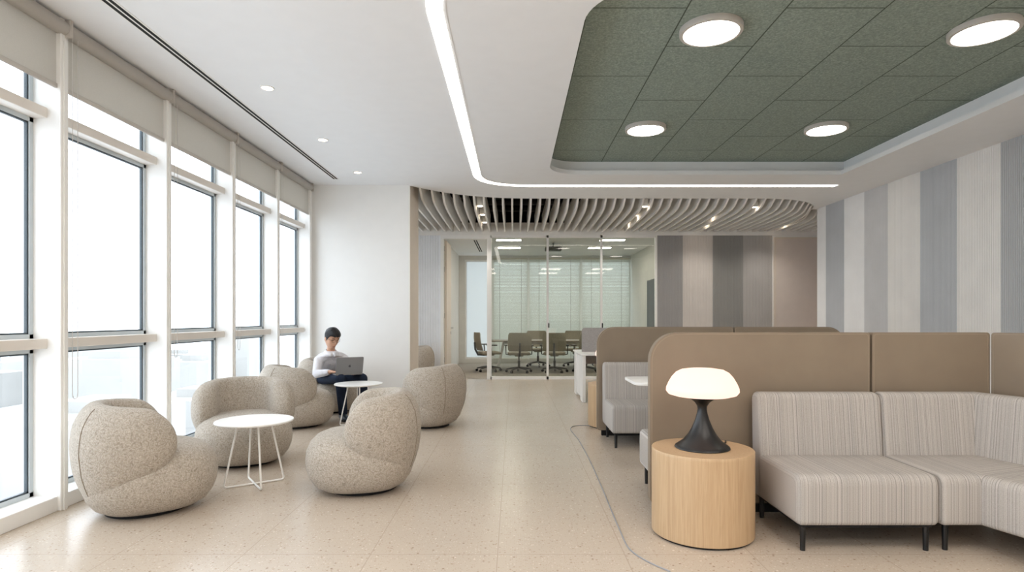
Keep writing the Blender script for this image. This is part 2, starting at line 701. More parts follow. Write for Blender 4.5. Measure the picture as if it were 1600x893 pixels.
def flutes(x0, x1, pitch, depth):
    n = max(1, round((x1 - x0) / pitch))
    p = (x1 - x0) / n
    out = []
    for i in range(n):
        a = x0 + i * p
        out += [(a, 0), (a + p * .12, depth), (a + p * .88, depth)]
    out.append((x1, 0))
    return out


# right wall, banded
FL = {k: m_flute('flute_' + k, c) for k, c in dict(pale=(240, 240, 240), grey=(190, 193, 197), light=(234, 232, 229), mid=(206, 206, 207), blue=(168, 171, 173), deep=(184, 186, 188),
                                                   bgrey=(162, 160, 159), bwarm=(212, 206, 200), bdark=(148, 147, 144), bmid=(182, 179, 176), white=(238, 240, 243)).items()}
b = MB(); b.box((XR + .012, YR, 0), (XR + .2, 11.0, 3.5))
wr = struct(b.build('wall_right', FL['pale'], smooth=False), 'right wall clad in grey and pale fluted bands', 'wall')
ed = [11.0, 10.69, 10.1, 9.52, 8.92, 8.21, 7.53, 6.85, 6.1, 5.4, 4.7, 4.0, 3.2, 2.4, 1.6, .8, 0, -.8, -1.6, -2.4, -3.0]
cs = ['pale', 'grey', 'pale', 'mid', 'light', 'grey', 'light', 'deep', 'light', 'grey', 'light', 'mid', 'light', 'grey'] * 3
for i, (a, c) in enumerate(zip(ed, ed[1:])):
    b = MB()
    pr = flutes(c, a, .026, -.006)
    r0 = b.ring([(XR + .008 + d, y, 0) for y, d in pr])
    r1 = b.ring([(XR + .008 + d, y, 3.34) for y, d in pr])
    b.bridge(r0, r1, False)
    b.build('fluted_panel', FL[cs[i]], wr, smooth=False)

# back wall : pieces round the glazing
b = MB()
b.box((-3.3, YB, 3.07), (7.2, YB + .12, 3.36))
b.box((-3.3, YB, 0), (-1.56, YB + .12, 3.07))
b.box((3.06, YB, 0), (7.2, YB + .12, 3.07))
wb = struct(b.build('wall_back', M['white'], smooth=False), 'back wall round the glazed meeting room', 'wall')
for x0, x1, c in ((-3.2, -1.56, 'white'), (3.06, 3.61, 'bgrey'), (3.61, 4.25, 'bwarm'), (4.25, 4.9, 'bdark'), (4.9, 5.52, 'bmid')):
    b = MB()
    pr = flutes(x0, x1, .055 if c == 'white' else .035, .012 if c == 'white' else .007)
    r0 = b.ring([(x, YB - .004 - d, .0) for x, d in pr])
    r1 = b.ring([(x, YB - .004 - d, 3.07) for x, d in pr])
    b.bridge(r0, r1, False)
    b.build('fluted_panel', FL[c], wb, smooth=False)
b = MB(); b.box((-3.2, YB - .03, 3.07), (7.2, YB, 3.34)); struct(b.build('trim_1', M['baffle'], smooth=False), 'pale bulkhead strip over the glazed wall', 'trim')
# door at the far right
d2 = empty('door_2', (5.55, YB - .03, 0), label='closed taupe flush door in the back wall', cat='door', kind='structure')
b = MB(); b.box((0, 0, 0), (.05, .03, 3.03)); b.box((1.2, 0, 0), (1.25, .03, 3.03)); b.box((.05, 0, 2.98), (1.2, .03, 3.03)); b.build('door_frame', M['trimwarm'], d2, smooth=False)
b = MB(); b.box((.05, .01, .01), (1.2, .028, 2.98)); b.build('door_leaf', M['doorwarm'], d2, smooth=False)
b = MB(); b.tube([(.14, .01, 1.05), (.14, -.05, 1.05), (.26, -.05, 1.05)], .01, 8); b.build('door_handle', M['chrome'], d2)
b = MB(); b.box((7.0, 10.9, 0), (7.2, YB, 3.9)); b.box((5.8, 10.95, 0), (7.2, 11.05, 3.6))
struct(b.build('wall_alcove', M['doorwarm'], smooth=False), 'taupe end wall of the far alcove', 'wall')

# ------------------------------------------------------------------ windows on the left
posts = [4.02 + 1.23 * k for k in range(-5, 5)]
posts[-1] = 8.94
PW = .07
wi = 0
for k, y0 in enumerate(posts):
    b = MB()
    b.box((XG - .06, y0, 0), (XW, y0 + PW, ZP), .004, 1)
    b.box((XW - .001, y0 + .022, 0), (XW + .008, y0 + PW - .022, ZP - .15))
    if k == len(posts) - 1:
        b.box((XG - .06, y0 + PW, 0), (XW - .03, 9.08, ZP))
    struct(b.build('trim_post', M['post'], smooth=False), 'white vertical window post', 'trim')
for k, (y0, y1) in enumerate(zip(posts, posts[1:])):
    a, c = y0 + PW, y1
    w = empty('window_%d' % (k + 1), (XG, (a + c) / 2, 0), label='tall white framed window bay %d along the left side' % (k + 1), cat='window', kind='structure')
    ox, oy = XG, (a + c) / 2
    L = (c - a) / 2
    b = MB(); b.box((-.06, -L, 0), (XW - XG - .02, L, .10), .004, 1); b.build('sill', M['post'], w, smooth=False)
    for nm, z0, z1 in (('rail', 1.095, 1.163), ('rail', 2.65, 2.72)):
        b = MB(); b.box((-.03, -L, z0), (.11, L, z1), .003, 1); b.build(nm, M['rail'], w, smooth=False)
    b = MB(); b.box((-.06, -L, 3.26), (.03, L, ZP)); b.build('head', M['post'], w, smooth=False)
    for z0, z1 in ((.10, 1.095), (1.163, 2.65), (2.72, 3.26)):
        b = MB()
        t = .03
        for p, q in (((-L, z0), (-L + t, z1)), ((L - t, z0), (L, z1)), ((-L, z0), (L, z0 + t)), ((-L, z1 - t), (L, z1))):
            b.box((-.03, p[0], p[1]), (.014, q[0], q[1]))
        b.build('sash', M['sash'], w, smooth=False)
        b = MB()
        g, L2, u0, u1 = .011, L - t, z0 + t, z1 - t
        for p, q in (((-L2, u0), (-L2 + g, u1)), ((L2 - g, u0), (L2, u1)), ((-L2, u0), (L2, u0 + g)), ((-L2, u1 - g), (L2, u1))):
            b.box((-.016, p[0], p[1]), (.004, q[0], q[1]))
        b.build('gasket', M['darkframe'], w, smooth=False)
        b = MB(); b.box((-.009, -L + t, z0 + t), (.0, L - t, z1 - t)); b.build('glass_pane', M['winglass'], w, smooth=False)

# roller blinds
ORD = ['nearest the camera, cut by the frame', 'second along the window wall', 'third along the window wall', 'fourth along the window wall', 'farthest along, beside the white return wall']
for n, k in enumerate(range(4, 9)):
    y0, y1 = posts[k] + .056, posts[k + 1] + .042
    bl = empty('roller_blind', (XW - .035, (y0 + y1) / 2, ZP), label='half lowered beige roller blind, ' + ORD[n], cat='blind', group='roller blinds on the window wall')
    L = (y1 - y0) / 2
    b = MB(); b.tube([(0.02, -L, -.06), (0.02, L, -.06)], .052, 20); b.build('roller_tube', M['tube'], bl)
    for s in (-1, 1):
        b = MB(); b.box((-.03, s * L - .006, -.12), (.075, s * L + .006, 0), .004, 1); b.build('bracket', M['blindbar'], bl, smooth=False)
    zb = -(ZP - 2.88)
    b = MB(); b.box((.0, -L + .012, zb), (.003, L - .012, -.06)); b.build('fabric', M['blind'], bl, smooth=False)
    b = MB(); b.box((-.008, -L + .012, zb - .025), (.012, L - .012, zb + .006), .004, 2); b.build('bottom_bar', M['blindbar'], bl)
    b = MB()
    zc = -(ZP - (.74 if n < 2 else .95))
    ch = [(.05, -L + .03, -.06), (.05, -L + .03, zc + .03), (.05, -L + .04, zc + .006), (.05, -L + .055, zc), (.05, -L + .07, zc + .006), (.05, -L + .08, zc + .03), (.05, -L + .08, -.06)]
    b.tube(ch, .0022, 6); b.build('bead_chain', M['beads'], bl)

# ------------------------------------------------------------------ ceiling fittings
sl = empty('slot_diffuser', (-2.6, 2.85, ZP), label='long twin slot air diffuser in the ceiling along the windows', cat='air vent')
b = MB(); b.box((-.045, -5.8, -.004), (.045, 5.85, 0)); b.build('frame', M['whitemetal'], sl, smooth=False)
for x in (-.032, .008):
    b = MB(); b.box((x, -5.78, -.006), (x + .024, 5.83, -.001)); b.build('slot', M['slotdark'], sl, smooth=False)
for n, (y, w) in enumerate(((5.26, 'nearest the camera'), (6.79, 'middle one of the row'), (8.3, 'nearest the white return wall'))):
    t = empty('recessed_downlight', (-2.18, y, ZP), label='small round recessed downlight over the lounge, ' + w, cat='ceiling light', group='downlights over the lounge')
    b = MB(); b.lathe([(.046, -.002), (.05, -.006), (.06, -.005), (.062, 0)], 32); b.build('rim', M['whitemetal'], t)
    b = MB(); b.lathe([(0, -.003), (.047, -.003), (.047, 0)], 32); b.build('lens', M['spot'], t)
for x, y, w in ((1.51, 4.56, 'front left of four'), (3.6, 4.56, 'front right of four'), (1.53, 6.92, 'back left of four'), (3.63, 6.92, 'back right of four')):
    t = empty('disc_light', (x, y, ZC + .2), label='round flat white ceiling light on the green tiles, ' + w, cat='ceiling light', group='disc lights on the green ceiling')
    b = MB(); b.lathe([(.205, -.038), (.207, -.044), (.23, -.042), (.235, -.036), (.235, 0), (0, 0)], 56); b.build('rim', M['blindbar'], t)
    b = MB(); b.lathe([(0, -.042), (.206, -.040), (.206, -.02)], 56); b.build('diffuser', M['disc'], t)
for x, y, w in ((-1.2, -1.0, 'left'), (1.51, -1.0, 'middle'), (3.6, -1.0, 'right'), (-1.2, 1.2, 'front left'), (1.51, 1.2, 'front middle'), (3.6, 1.2, 'front right')):  # unseen fill lights, added behind the camera to brighten the room
    t = empty('panel_light', (x, y, ZC), label='added unseen square fill light behind the viewer, ' + w, cat='ceiling light', group='added fill lights behind the viewer')
    b = MB(); b.box((-.42, -.42, -.012), (.42, .42, -.001)); b.build('frame', M['whitemetal'], t, smooth=False)
    b = MB(); b.box((-.4, -.4, -.016), (.4, .4, -.01)); b.build('diffuser', M['disc'], t, smooth=False)
# light line
path = [(.35, 3.3)] + bez((.05, 3.3), (-.3, 3.3), (-.52, 3.55), (-.52, 3.95), 14) + bez((-.52, 8.35), (-.52, 8.85), (-.2, 9.06), (.35, 9.06), 14) + [(4.9, 9.06)]


def ribbon(path, w, z0, z1):
    b = MB()
    n = len(path)
    rs = []
    for i, p in enumerate(path):
        a, c = path[max(0, i - 1)], path[min(n - 1, i + 1)]
        d = Vector((c[0] - a[0], c[1] - a[1], 0)).normalized()
        nn = Vector((-d.y, d.x, 0)) * w / 2
        P = Vector((p[0], p[1], 0))
        rs.append(b.ring([P + nn + Vector((0, 0, z0)), P - nn + Vector((0, 0, z0)), P - nn + Vector((0, 0, z1)), P + nn + Vector((0, 0, z1))]))
    for q, r in zip(rs, rs[1:]):
        b.bridge(q, r)
    b.cap(rs[0], True); b.cap(rs[-1])
    return b


t = empty('ceiling_light_line', (0, 0, 0), label='long glowing light line curving across the white ceiling', cat='ceiling light')
ribbon(path, .145, ZC - .005, ZC - .001).build('channel', M['ceil'], t, smooth=False)
ribbon(path, .105, ZC - .008, ZC - .001).build('diffuser', M['strip'], t, smooth=False)

# baffles
cache = {}
i = 0
x = -2.9
xs = []
while x < 6.6:
    xs.append(x)
    x += .16
for x in xs:
    x += -.01
    ys = yedge(x) + .03 if x > -1.57 else 9.9
    ys = round(ys, 2)
    if ys not in cache:
        low = [(0, 3.345), (.06, 3.335), (.13, 3.29), (.22, 3.235), (.34, 3.20), (.55, 3.175), (.9, 3.158), (1.6, 3.145), (9, 3.14)]
        if x <= -1.57:
            low = [(0, 3.16), (9, 3.14)]

        def zl(d):
            for p, q in zip(low, low[1:]):
                if p[0] <= d <= q[0]:
                    return p[1] + (q[1] - p[1]) * (d - p[0]) / (q[0] - p[0])
            return 3.14
        L = YB - .032 - ys
        dd = [d for d, _ in low if d < L] + [L]
        poly = [(d, zl(d)) for d in dd] + [(L, 3.5), (0, 3.5)]
        b = MB(); b.prism(poly, -.016, .016, 'x')
        o = b.build('ceiling_baffle', M['baffle'], angle=30)
        cache[ys] = o
    else:
        o = cache[ys].copy()
        C.objects.link(o)
    o.location = (x, ys, 0)
    tag(o, 'pale upright baffle blade in the row hung below the black ceiling void', 'ceiling baffle', 'ceiling baffles by the meeting room')
for x, y, w in ((-.63, 10.35, 'front of the left trio'), (-.63, 11.2, 'middle of the left trio'), (-.63, 12.1, 'rear of the left trio'), (2.25, 10.4, 'front of the trio over the glass'),
             (2.25, 11.3, 'middle of the trio over the glass'), (2.25, 12.2, 'rear of the trio over the glass'), (4.17, 10.45, 'alone near the curved ceiling edge'), (3.69, 11.35, 'in the centre over the fluted panels'),
             (3.85, 12.2, 'just over the fluted panels'), (5.45, 12.2, 'over the taupe door')):
    xx = xs[0] - .01 + .16 * round((x - xs[0] + .01 - .08) / .16) + .08
    t = empty('baffle_spotlight', (xx, y, 3.28), label='small square warm spotlight set between baffles, ' + w, cat='spotlight', group='spotlights between the baffles')
    b = MB(); b.box((-.05, -.07, -.03), (.05, .07, .2), .006, 2); b.build('housing', M['whitemetal'], t)
    b = MB(); b.lathe([(0, -.035), (.046, -.035), (.046, -.02)], 24); b.build('lens', M['spot'], t)

for (x, y, w) in ((-.63, 10.35, 0), (-.63, 12.1, 0), (2.25, 10.4, 0), (2.25, 12.2, 0), (4.17, 10.45, 0), (3.85, 12.0, 0), (5.2, 12.0, 0)):
    sp = bpy.data.lights.new('spot_beam', 'SPOT')
    sp.energy = 38
    sp.color = (1, .94, .86)
    sp.spot_size = 2.3
    sp.spot_blend = 1
    sp.shadow_soft_size = .04
    so = bpy.data.objects.new('spot_beam', sp)
    C.objects.link(so)
    so.location = (x + .02, y, 3.12)
# ------------------------------------------------------------------ glazed partition and meeting room
FX = [-.50, .72, 1.87, 3.04]
gw = empty('wall_glass', (0, YB, 0), label='green tinted glass wall of the meeting room in white frames', cat='glass wall', kind='structure')
b = MB()
for x in FX:
    b.box((x - .022, -.02, 0), (x + .022, .06, 3.07))
b.box((FX[0], -.02, 0), (FX[-1], .06, .06)); b.box((FX[0], -.02, 3.02), (FX[-1], .06, 3.07))
b.build('frame', M['post'], gw, smooth=False)
for p, q in zip(FX, FX[1:]):
    b = MB(); b.box((p + .022, .014, .06), (q - .022, .024, 3.02)); b.build('glass_pane', M['partglass'], gw, smooth=False)
for x in (.745, 1.89):
    b = MB(); b.box((x - .012, -.04, 1.10), (x + .012, -.018, 1.20), .004, 1); b.build('latch', M['blackmatte'], gw, smooth=False)
d1 = empty('door_1', (-1.53, YB, 0), label='open door beside the glass wall in a white frame', cat='door', kind='structure')
b = MB(); b.box((-.035, -.03, 0), (.025, .13, 3.07)); b.box((.955, -.03, 0), (1.02, .13, 3.07)); b.box((.025, -.03, 3.0), (.955, .13, 3.07)); b.build('door_frame', M['post'], d1, smooth=False)
b = MB(); b.box((.03, .14, .01), (.075, 1.06, 2.98)); b.build('door_leaf', M['trimwarm'], d1, smooth=False)
b = MB(); b.tube([(.075, .98, 1.08), (.13, .98, 1.08), (.13, .86, 1.08)], .011, 8); b.box((.075, .965, .94), (.083, .995, 1.0)); b.build('door_handle', M['chrome'], d1)
for z in (.35, 1.3, 2.3, 2.75):
    b = MB(); b.box((.02, .11, z), (.034, .16, z + .11)); b.build('hinge', M['chrome'], d1, smooth=False)
# room shell
YF = 17.3
b = MB(); b.box((-1.75, YB + .12, 0), (-1.6, YF, 3.2)); struct(b.build('wall_meeting_left', M['meetwall'], smooth=False), 'beige side wall of the meeting room by the door', 'wall')
b = MB(); b.box((3.4, YB + .12, 0), (3.55, YF + .2, 3.2)); struct(b.build('wall_meeting_right', M['meetwall'], smooth=False), 'beige right wall of the meeting room', 'wall')
b = MB(); b.box((-1.75, YB + .12, 3.12), (3.55, YF + .2, 3.25)); struct(b.build('ceiling_meeting', M['ceil'], smooth=False), 'white ceiling of the meeting room', 'ceiling')
b = MB(); b.box((-1.75, YF, 0), (-1.42, YF + .15, 3.2)); b.box((-1.42, YF, 3.0), (3.4, YF + .15, 3.12)); b.box((-1.42, YF, 0), (3.4, YF + .15, .12)); struct(b.build('wall_meeting_back', M['meetwall'], smooth=False), 'meeting room back wall framing the windows', 'wall')
WX = [-1.42, -.62, .42, 1.95, 3.4]
for n, (p, q) in enumerate(zip(WX, WX[1:])):
    w = empty('window_%d' % (20 + n), ((p + q) / 2, YF + .06, 0), label='far window %d in the back of the meeting room' % (n + 1), cat='window', kind='structure')
    L = (q - p) / 2
    b = MB(); b.box((-L, -.04, .12), (-L + .04, .04, 3.0)); b.box((L - .04, -.04, .12), (L, .04, 3.0)); b.box((-L + .04, -.04, .12), (L - .04, .04, .17)); b.box((-L + .04, -.04, 2.95), (L - .04, .04, 3.0)); b.build('frame', M['post'], w, smooth=False)
    b = MB(); b.box((-L + .04, -.004, .17), (L - .04, .004, 2.95)); b.build('glass_pane', M['winglass'] if n else M['frost'], w, smooth=False)
    if n:
        vb = empty('venetian_blind', ((p + q) / 2, YF - .06, 3.05), label='lowered white venetian blind behind the glass wall, ' + ['left', 'middle', 'right'][n - 1] + ' of three', cat='blind', group='venetian blinds in the meeting room')
        b = MB(); b.box((-L + .02, -.025, -.05), (L - .02, .025, 0)); b.build('headrail', M['venetian'], vb, smooth=False)
        b = MB()
        z = -.08
        ca, sa = .024 * math.cos(math.radians(62)), .024 * math.sin(math.radians(62))
        while z > -2.9:
            r0 = b.ring([(-L + .03, -ca, z - sa), (-L + .03, ca, z + sa), (-L + .03, ca + .002, z + sa), (-L + .03, -ca + .002, z - sa)])
            r1 = b.ring([(L - .03, -ca, z - sa), (L - .03, ca, z + sa), (L - .03, ca + .002, z + sa), (L - .03, -ca + .002, z - sa)])
            b.bridge(r0, r1); b.cap(r0, True); b.cap(r1)
            z -= .043
        b.build('slats', M['slat'], vb, smooth=False)
        b = MB()
        for xx in (-L * .6, L * .6):
            b.box((xx - .006, -.028, -2.92), (xx + .006, -.026, 0))
        b.build('ladder_tape', M['blindbar'], vb, smooth=False)
        b = MB(); b.box((-L + .03, -.02, -2.93), (L - .03, .02, -2.905)); b.build('bottom_rail', M['venetian'], vb, smooth=False)
for x, y, w in ((-.12, 13.8, 'left front'), (-.12, 15.3, 'left rear'), (2.28, 13.8, 'right front'), (2.2, 15.3, 'right rear')):
    t = empty('panel_light', (x, y, 3.12), label='flat rectangular ceiling light in the meeting room, ' + w + ' of four', cat='ceiling light', group='ceiling lights in the meeting room')
    b = MB(); b.box((-.3, -.13, -.012), (.3, .13, 0)); b.build('frame', M['whitemetal'], t, smooth=False)
    b = MB(); b.box((-.28, -.11, -.016), (.28, .11, -.01)); b.build('diffuser', M['panel'], t, smooth=False)
t = empty('ceiling_projector', (.95, 14.4, 3.12), label='small dark projector hung from the meeting room ceiling', cat='projector')
b = MB(); b.tube([(0, 0, 0), (0, 0, -.1)], .02, 10); b.build('mount', M['taskplastic'], t)
b = MB(); b.box((-.2, -.14, -.19), (.2, .14, -.1), .02, 2); b.build('body', M['taskplastic'], t)
b = MB(); b.tube([(.08, -.13, -.145), (.08, -.16, -.145)], .03, 16); b.build('projector_lens', M['black'], t)
t = empty('slot_vent', (-.9, 15.0, 3.12), label='dark slot air vent in the meeting room ceiling above the open door', cat='air vent')
b = MB(); b.box((-.06, -1.2, -.006), (.06, 1.2, 0)); b.build('frame', M['whitemetal'], t, smooth=False)
for x in (-.04, .01):
    b = MB(); b.box((x, -1.18, -.009), (x + .03, 1.18, -.002)); b.build('slot', M['slotdark'], t, smooth=False)
t = empty('wall_screen', (3.4, 14.55, 1.0), label='dark display on the right wall of the meeting room', cat='screen')
b = MB(); b.box((-.05, -.45, 0), (0, .45, 1.25), .008, 2); b.build('casing', M['taskplastic'], t)
b = MB(); b.box((-.053, -.42, .03), (-.049, .42, 1.22)); b.build('display', M['black'], t, smooth=False)

# meeting table
t = empty('meeting_table', (1.0, 15.25, 0), label='long meeting table with splayed legs behind the glass wall', cat='table')
b = MB(); b.box((-1.6, -.5, .715), (1.6, .5, .745), .006, 2); b.build('table_top', M['meettop'], t)
for sx in (-1, 1):
    for sy in (-1, 1):
        b = MB(); b.tube([(sx * 1.25, sy * .32, .715), (sx * 1.42, sy * .42, 0)], [.035, .025], 10); b.build('leg', M['baffle'], t)
b = MB(); b.box((-1.25, -.03, .64), (1.25, .03, .70)); b.build('beam', M['baffle'], t, smooth=False)


def make_task():
    t = empty('task_chair')
    for k in range(5):
        a = 2 * PI * k / 5 + .3
        u = Vector((math.cos(a), math.sin(a), 0))
        b = MB(); b.tube([u * .03 + Vector((0, 0, .12)), u * .18 + Vector((0, 0, .10)), u * .31 + Vector((0, 0, .075))], [.024, .02, .014], 8); arm = b.build('base_arm', M['taskplastic'], t)
        b = MB()
        for s in (-1, 1):
            n = Vector((-u.y, u.x, 0)) * s * .013
            b.tube([u * .31 + n * .6 + Vector((0, 0, .03)), u * .31 + n * 1.5 + Vector((0, 0, .03))], .03, 14)
        b.build('caster', M['blackmatte'], arm)
    b = MB(); b.tube([(0, 0, .1), (0, 0, .28), (0, 0, .29), (0, 0, .42)], [.03, .03, .018, .018], 12); b.build('gas_column', M['taskplastic'], t)
    b = MB(); b.box((-.265, -.23, .425), (.265, .25, .49), .028, 3); b.box((-.1, -.12, .39), (.1, .12, .43), .01, 1); b.build('seat', M['taskmesh'], t)
    # back : curved shell
    b = MB()
    nu, nv = 11, 11
    g0, g1 = [], []
    for j in range(nv):
        z = .52 + .44 * j / (nv - 1)
        hw = .285 * (1 - .12 * abs(j / (nv - 1) - .45) - (.08 if j in (0, nv - 1) else 0))
        for i in range(nu):
            s = -1 + 2 * i / (nu - 1)
            y = -.25 - .05 * math.sin(PI * j / (nv - 1)) * 0.6 - .08 * j / (nv - 1) + .05 * s * s
            g0.append(b.b.verts.new((s * hw, y, z)))
            g1.append(b.b.verts.new((s * hw, y - .022, z)))
    for j in range(nv - 1):
        for i in range(nu - 1):
            q = [j * nu + i, j * nu + i + 1, (j + 1) * nu + i + 1, (j + 1) * nu + i]
            b.b.faces.new([g0[k] for k in q])
            b.b.faces.new([g1[k] for k in q[::-1]])
    rim = [i for i in range(nu)] + [j * nu + nu - 1 for j in range(1, nv)] + [(nv - 1) * nu + i for i in range(nu - 2, -1, -1)] + [j * nu for j in range(nv - 2, 0, -1)]
    for p, q in zip(rim, rim[1:] + rim[:1]):
        b.b.faces.new((g0[p], g1[p], g1[q], g0[q]))
    b.build('backrest', M['taskmesh'], t)
    b = MB(); b.tube([(0, -.1, .41), (0, -.27, .42), (0, -.34, .55), (0, -.36, .72)], [.028, .028, .024, .018], 8); b.build('back_support', M['taskplastic'], t)
    for s in (-1, 1):
        b = MB(); b.tube([(s * .2, 0, .42), (s * .31, -.01, .44), (s * .315, -.03, .64)], .015, 8); b.box((s * .315 - .035, -.14, .64), (s * .315 + .035, .12, .67), .012, 2); b.build('armrest', M['taskplastic'], t)
    return t


tk = make_task()
for n, (x, y, rz, lab) in enumerate(((-.62, 14.6, -1.25, 'side on in the open doorway'), (.12, 14.3, .06, 'back to the glass, leftmost'), (.98, 14.35, -.1, 'back to the glass, at the middle mullion'),
                                     (1.75, 14.45, .25, 'back to the glass, behind the white desk'), (.65, 16.1, PI + .1, 'across the meeting table, left one'), (1.65, 16.15, PI - .1, 'across the meeting table, right one'))):
    o = tk if n == 0 else copy_tree(tk)
    o.location = (x, y, 0)
    o.rotation_euler.z = rz
    tag(o, 'grey wheeled office chair with mesh back, ' + lab, 'office chair', 'office chairs round the meeting table')

# ------------------------------------------------------------------ desk with screen
t = empty('workstation_desk', (1.04, 9.15, 0), label='white panel-legged desk with grey felt screen before the glass wall', cat='desk')
b = MB(); b.box((0, 0, .725), (1.5, 1.35, .75), .004, 1); b.build('desk_top', M['tabletop'], t)
for y in (.04, .98):
    b = MB(); b.box((.02, y, 0), (.07, y + .33, .725), .004, 1); b.build('leg', M['whitemetal'], t)
b = MB(); b.box((1.43, .1, 0), (1.48, 1.25, .725), .004, 1); b.build('leg', M['whitemetal'], t)
b = MB(); b.box((.03, .37, .05), (.055, .98, .70)); b.build('end_panel', M['baffle'], t, smooth=False)
b = MB(); b.prism(rrect(.08, .55, 1.46, 1.145, (.0, .0, .05, .05)), .66, .69, 'y', .004); b.build('privacy_screen', M['deskscreen'], t)
o = copy_tree(tk)
o.location = (1.75, 10.9, 0)
o.rotation_euler.z = 2.9
tag(o, 'grey wheeled office chair tucked behind the white desk', 'office chair', 'office chairs at the desk')

# ------------------------------------------------------------------ booth screens
def make_screen(name, loc, rz, L, rl, rr, label, piping=True):
    t = empty(name, loc, rz, label=label, cat='booth screen', group='upholstered booth screens')
    out = rrect(0, .06, L, 1.205, (.03, .03, rr, rl), 12)
    b = MB(); b.prism(out, -.035, .035, 'y', .018, 4); b.build('panel', M['leather'], t, angle=50)
    for s in (-1, 1):
        b = MB(); b.tube([(x, s * .031, z) for x, z in rrect(.012, .072, L - .012, 1.194, (.03, .03, max(rr - .006, .02), max(rl - .006, .02)), 12)], .0055, 6, closed=True); b.build('piping', M['pipe'], t)
    b = MB(); b.box((.05, -.03, 0), (L - .05, .03, .062)); b.build('plinth', M['blackmatte'], t, smooth=False)
    return t


make_screen('booth_screen', (.915, 4.03, 0), 0, 1.475, .19, .02, 'taupe upholstered booth screen with rounded corner behind the near lamp')
make_screen('booth_screen', (2.405, 4.03, 0), 0, .79, .02, .02, 'flat middle taupe booth screen behind the striped corner sofa')
make_screen('booth_screen', (3.225, 3.995, 0), -math.radians(68), 1.3, .02, .02, 'angled taupe booth screen at the right edge of the photo')
make_screen('booth_screen', (.925, 6.64, 0), 0, 1.51, .19, .02, 'taupe booth screen with rounded left end behind the far striped sofa')
make_screen('booth_screen', (2.45, 6.64, 0), 0, 1.22, .02, .19, 'far taupe booth screen with rounded right end, beside the fluted wall')


# ------------------------------------------------------------------ sofas
def rounded_profile(pts, r, seg=5):
    out = []
    n = len(pts)
    for i, p in enumerate(pts):
        a, c = Vector(pts[i - 1]), Vector(pts[(i + 1) % n])
        p = Vector(p)
        q = r[i] if hasattr(r, '__len__') else r
        da, dc = (a - p).normalized(), (c - p).normalized()
        ang = da.angle(dc)
        d = q / math.tan(ang / 2)
        s, e = p + da * d, p + dc * d
        for k in range(seg + 1):
            t = k / seg
            out.append(tuple((1 - t) ** 2 * s + 2 * t * (1 - t) * p + t * t * e))
    return out


def sweep(prof, stations, er=.03):
    """prof (d,z); stations = functions d -> (x,y); rounded ends"""
    b = MB()
    cx = (min(p[0] for p in prof) + max(p[0] for p in prof)) / 2
    cz = (min(p[1] for p in prof) + max(p[1] for p in prof)) / 2
    hx = (max(p[0] for p in prof) - min(p[0] for p in prof)) / 2
    hz = (max(p[1] for p in prof) - min(p[1] for p in prof)) / 2
    rings = []
    for f, inset in stations:
        pr = [(cx + (d - cx) * (1 - inset / hx), cz + (z - cz) * (1 - inset / hz)) for d, z in prof]
        rings.append(b.ring([(*f(d), z) for d, z in pr]))
    for p, q in zip(rings, rings[1:]):
        b.bridge(p, q)
    b.cap(rings[0], True)
    b.cap(rings[-1])
    return b


SEATP = rounded_profile([(0, .15), (.56, .15), (.56, .43), (0, .43)], [.03, .02, .02, .06])
BACKP = rounded_profile([(.47, .15), (.64, .15), (.66, .82), (.54, .82), (.50, .44)], [.02, .03, .045, .05, .05])


def ends(f0, f1, er=.03):
    """stations with rounded ends between two line functions f(t, d)"""
    out = []
    for a in (0, .25, .5, .75, 1):
        out.append((er * (1 - math.sin(a * PI / 2)) ** 1, er * (1 - math.cos((1 - a) * PI / 2)) if False else er * (1 - math.sin(a * PI / 2))))
    return out


def straight(prof, Wd, er=.03):
    st = []
    for a in (0, .3, .6, .85, 1):
        x = er * (1 - math.cos(a * PI / 2))
        ins = er * (1 - math.sin(a * PI / 2))
        st.append((x, ins))
    st2 = st + [(Wd / 2, 0)] + [(Wd - x, ins) for x, ins in st[::-1]]
    return sweep(prof, [((lambda d, x=x: (x, d)), ins) for x, ins in st2])


def wedge(prof, a, L, T, er=.03):
    F1 = Vector((a, 0))
    d2 = Vector((math.cos(T), -math.sin(T)))
    n2 = Vector((math.sin(T), math.cos(T)))
    st = []
    for q in (0, .3, .6, .85, 1):
        x = er * (1 - math.cos(q * PI / 2))
        ins = er * (1 - math.sin(q * PI / 2))
        st.append(((lambda d, x=x: (x, d)), ins))
    st.append(((lambda d: (a + math.tan(T / 2) * d, d)), 0))
    for q in (1, .85, .6, .3, 0):
        x = L - er * (1 - math.cos(q * PI / 2))
        ins = er * (1 - math.sin(q * PI / 2))
        st.append(((lambda d, x=x: tuple(F1 + d2 * x + n2 * d)), ins))
    return sweep(prof, st)


def make_sofa(Wd=.79):
    t = empty('booth_sofa')
    off = random.random() * 10
    straight(SEATP, Wd).build('seat', M['stripe'], t, st=lambda c: c.x + 3.3)
    straight(BACKP, Wd).build('backrest', M['stripe'], t, st=lambda c: c.x + 3.3)
    for x in (.05, Wd - .05):
        for y in (.05, .60):
            b = MB(); b.tube([(x, y, 0), (x, y, .16)], [.014, .016], 12); b.build('leg', M['black'], t)
    b = MB(); b.box((.03, .03, .135), (Wd - .03, .62, .155)); b.build('base_frame', M['blackmatte'], t, smooth=False)
    return t


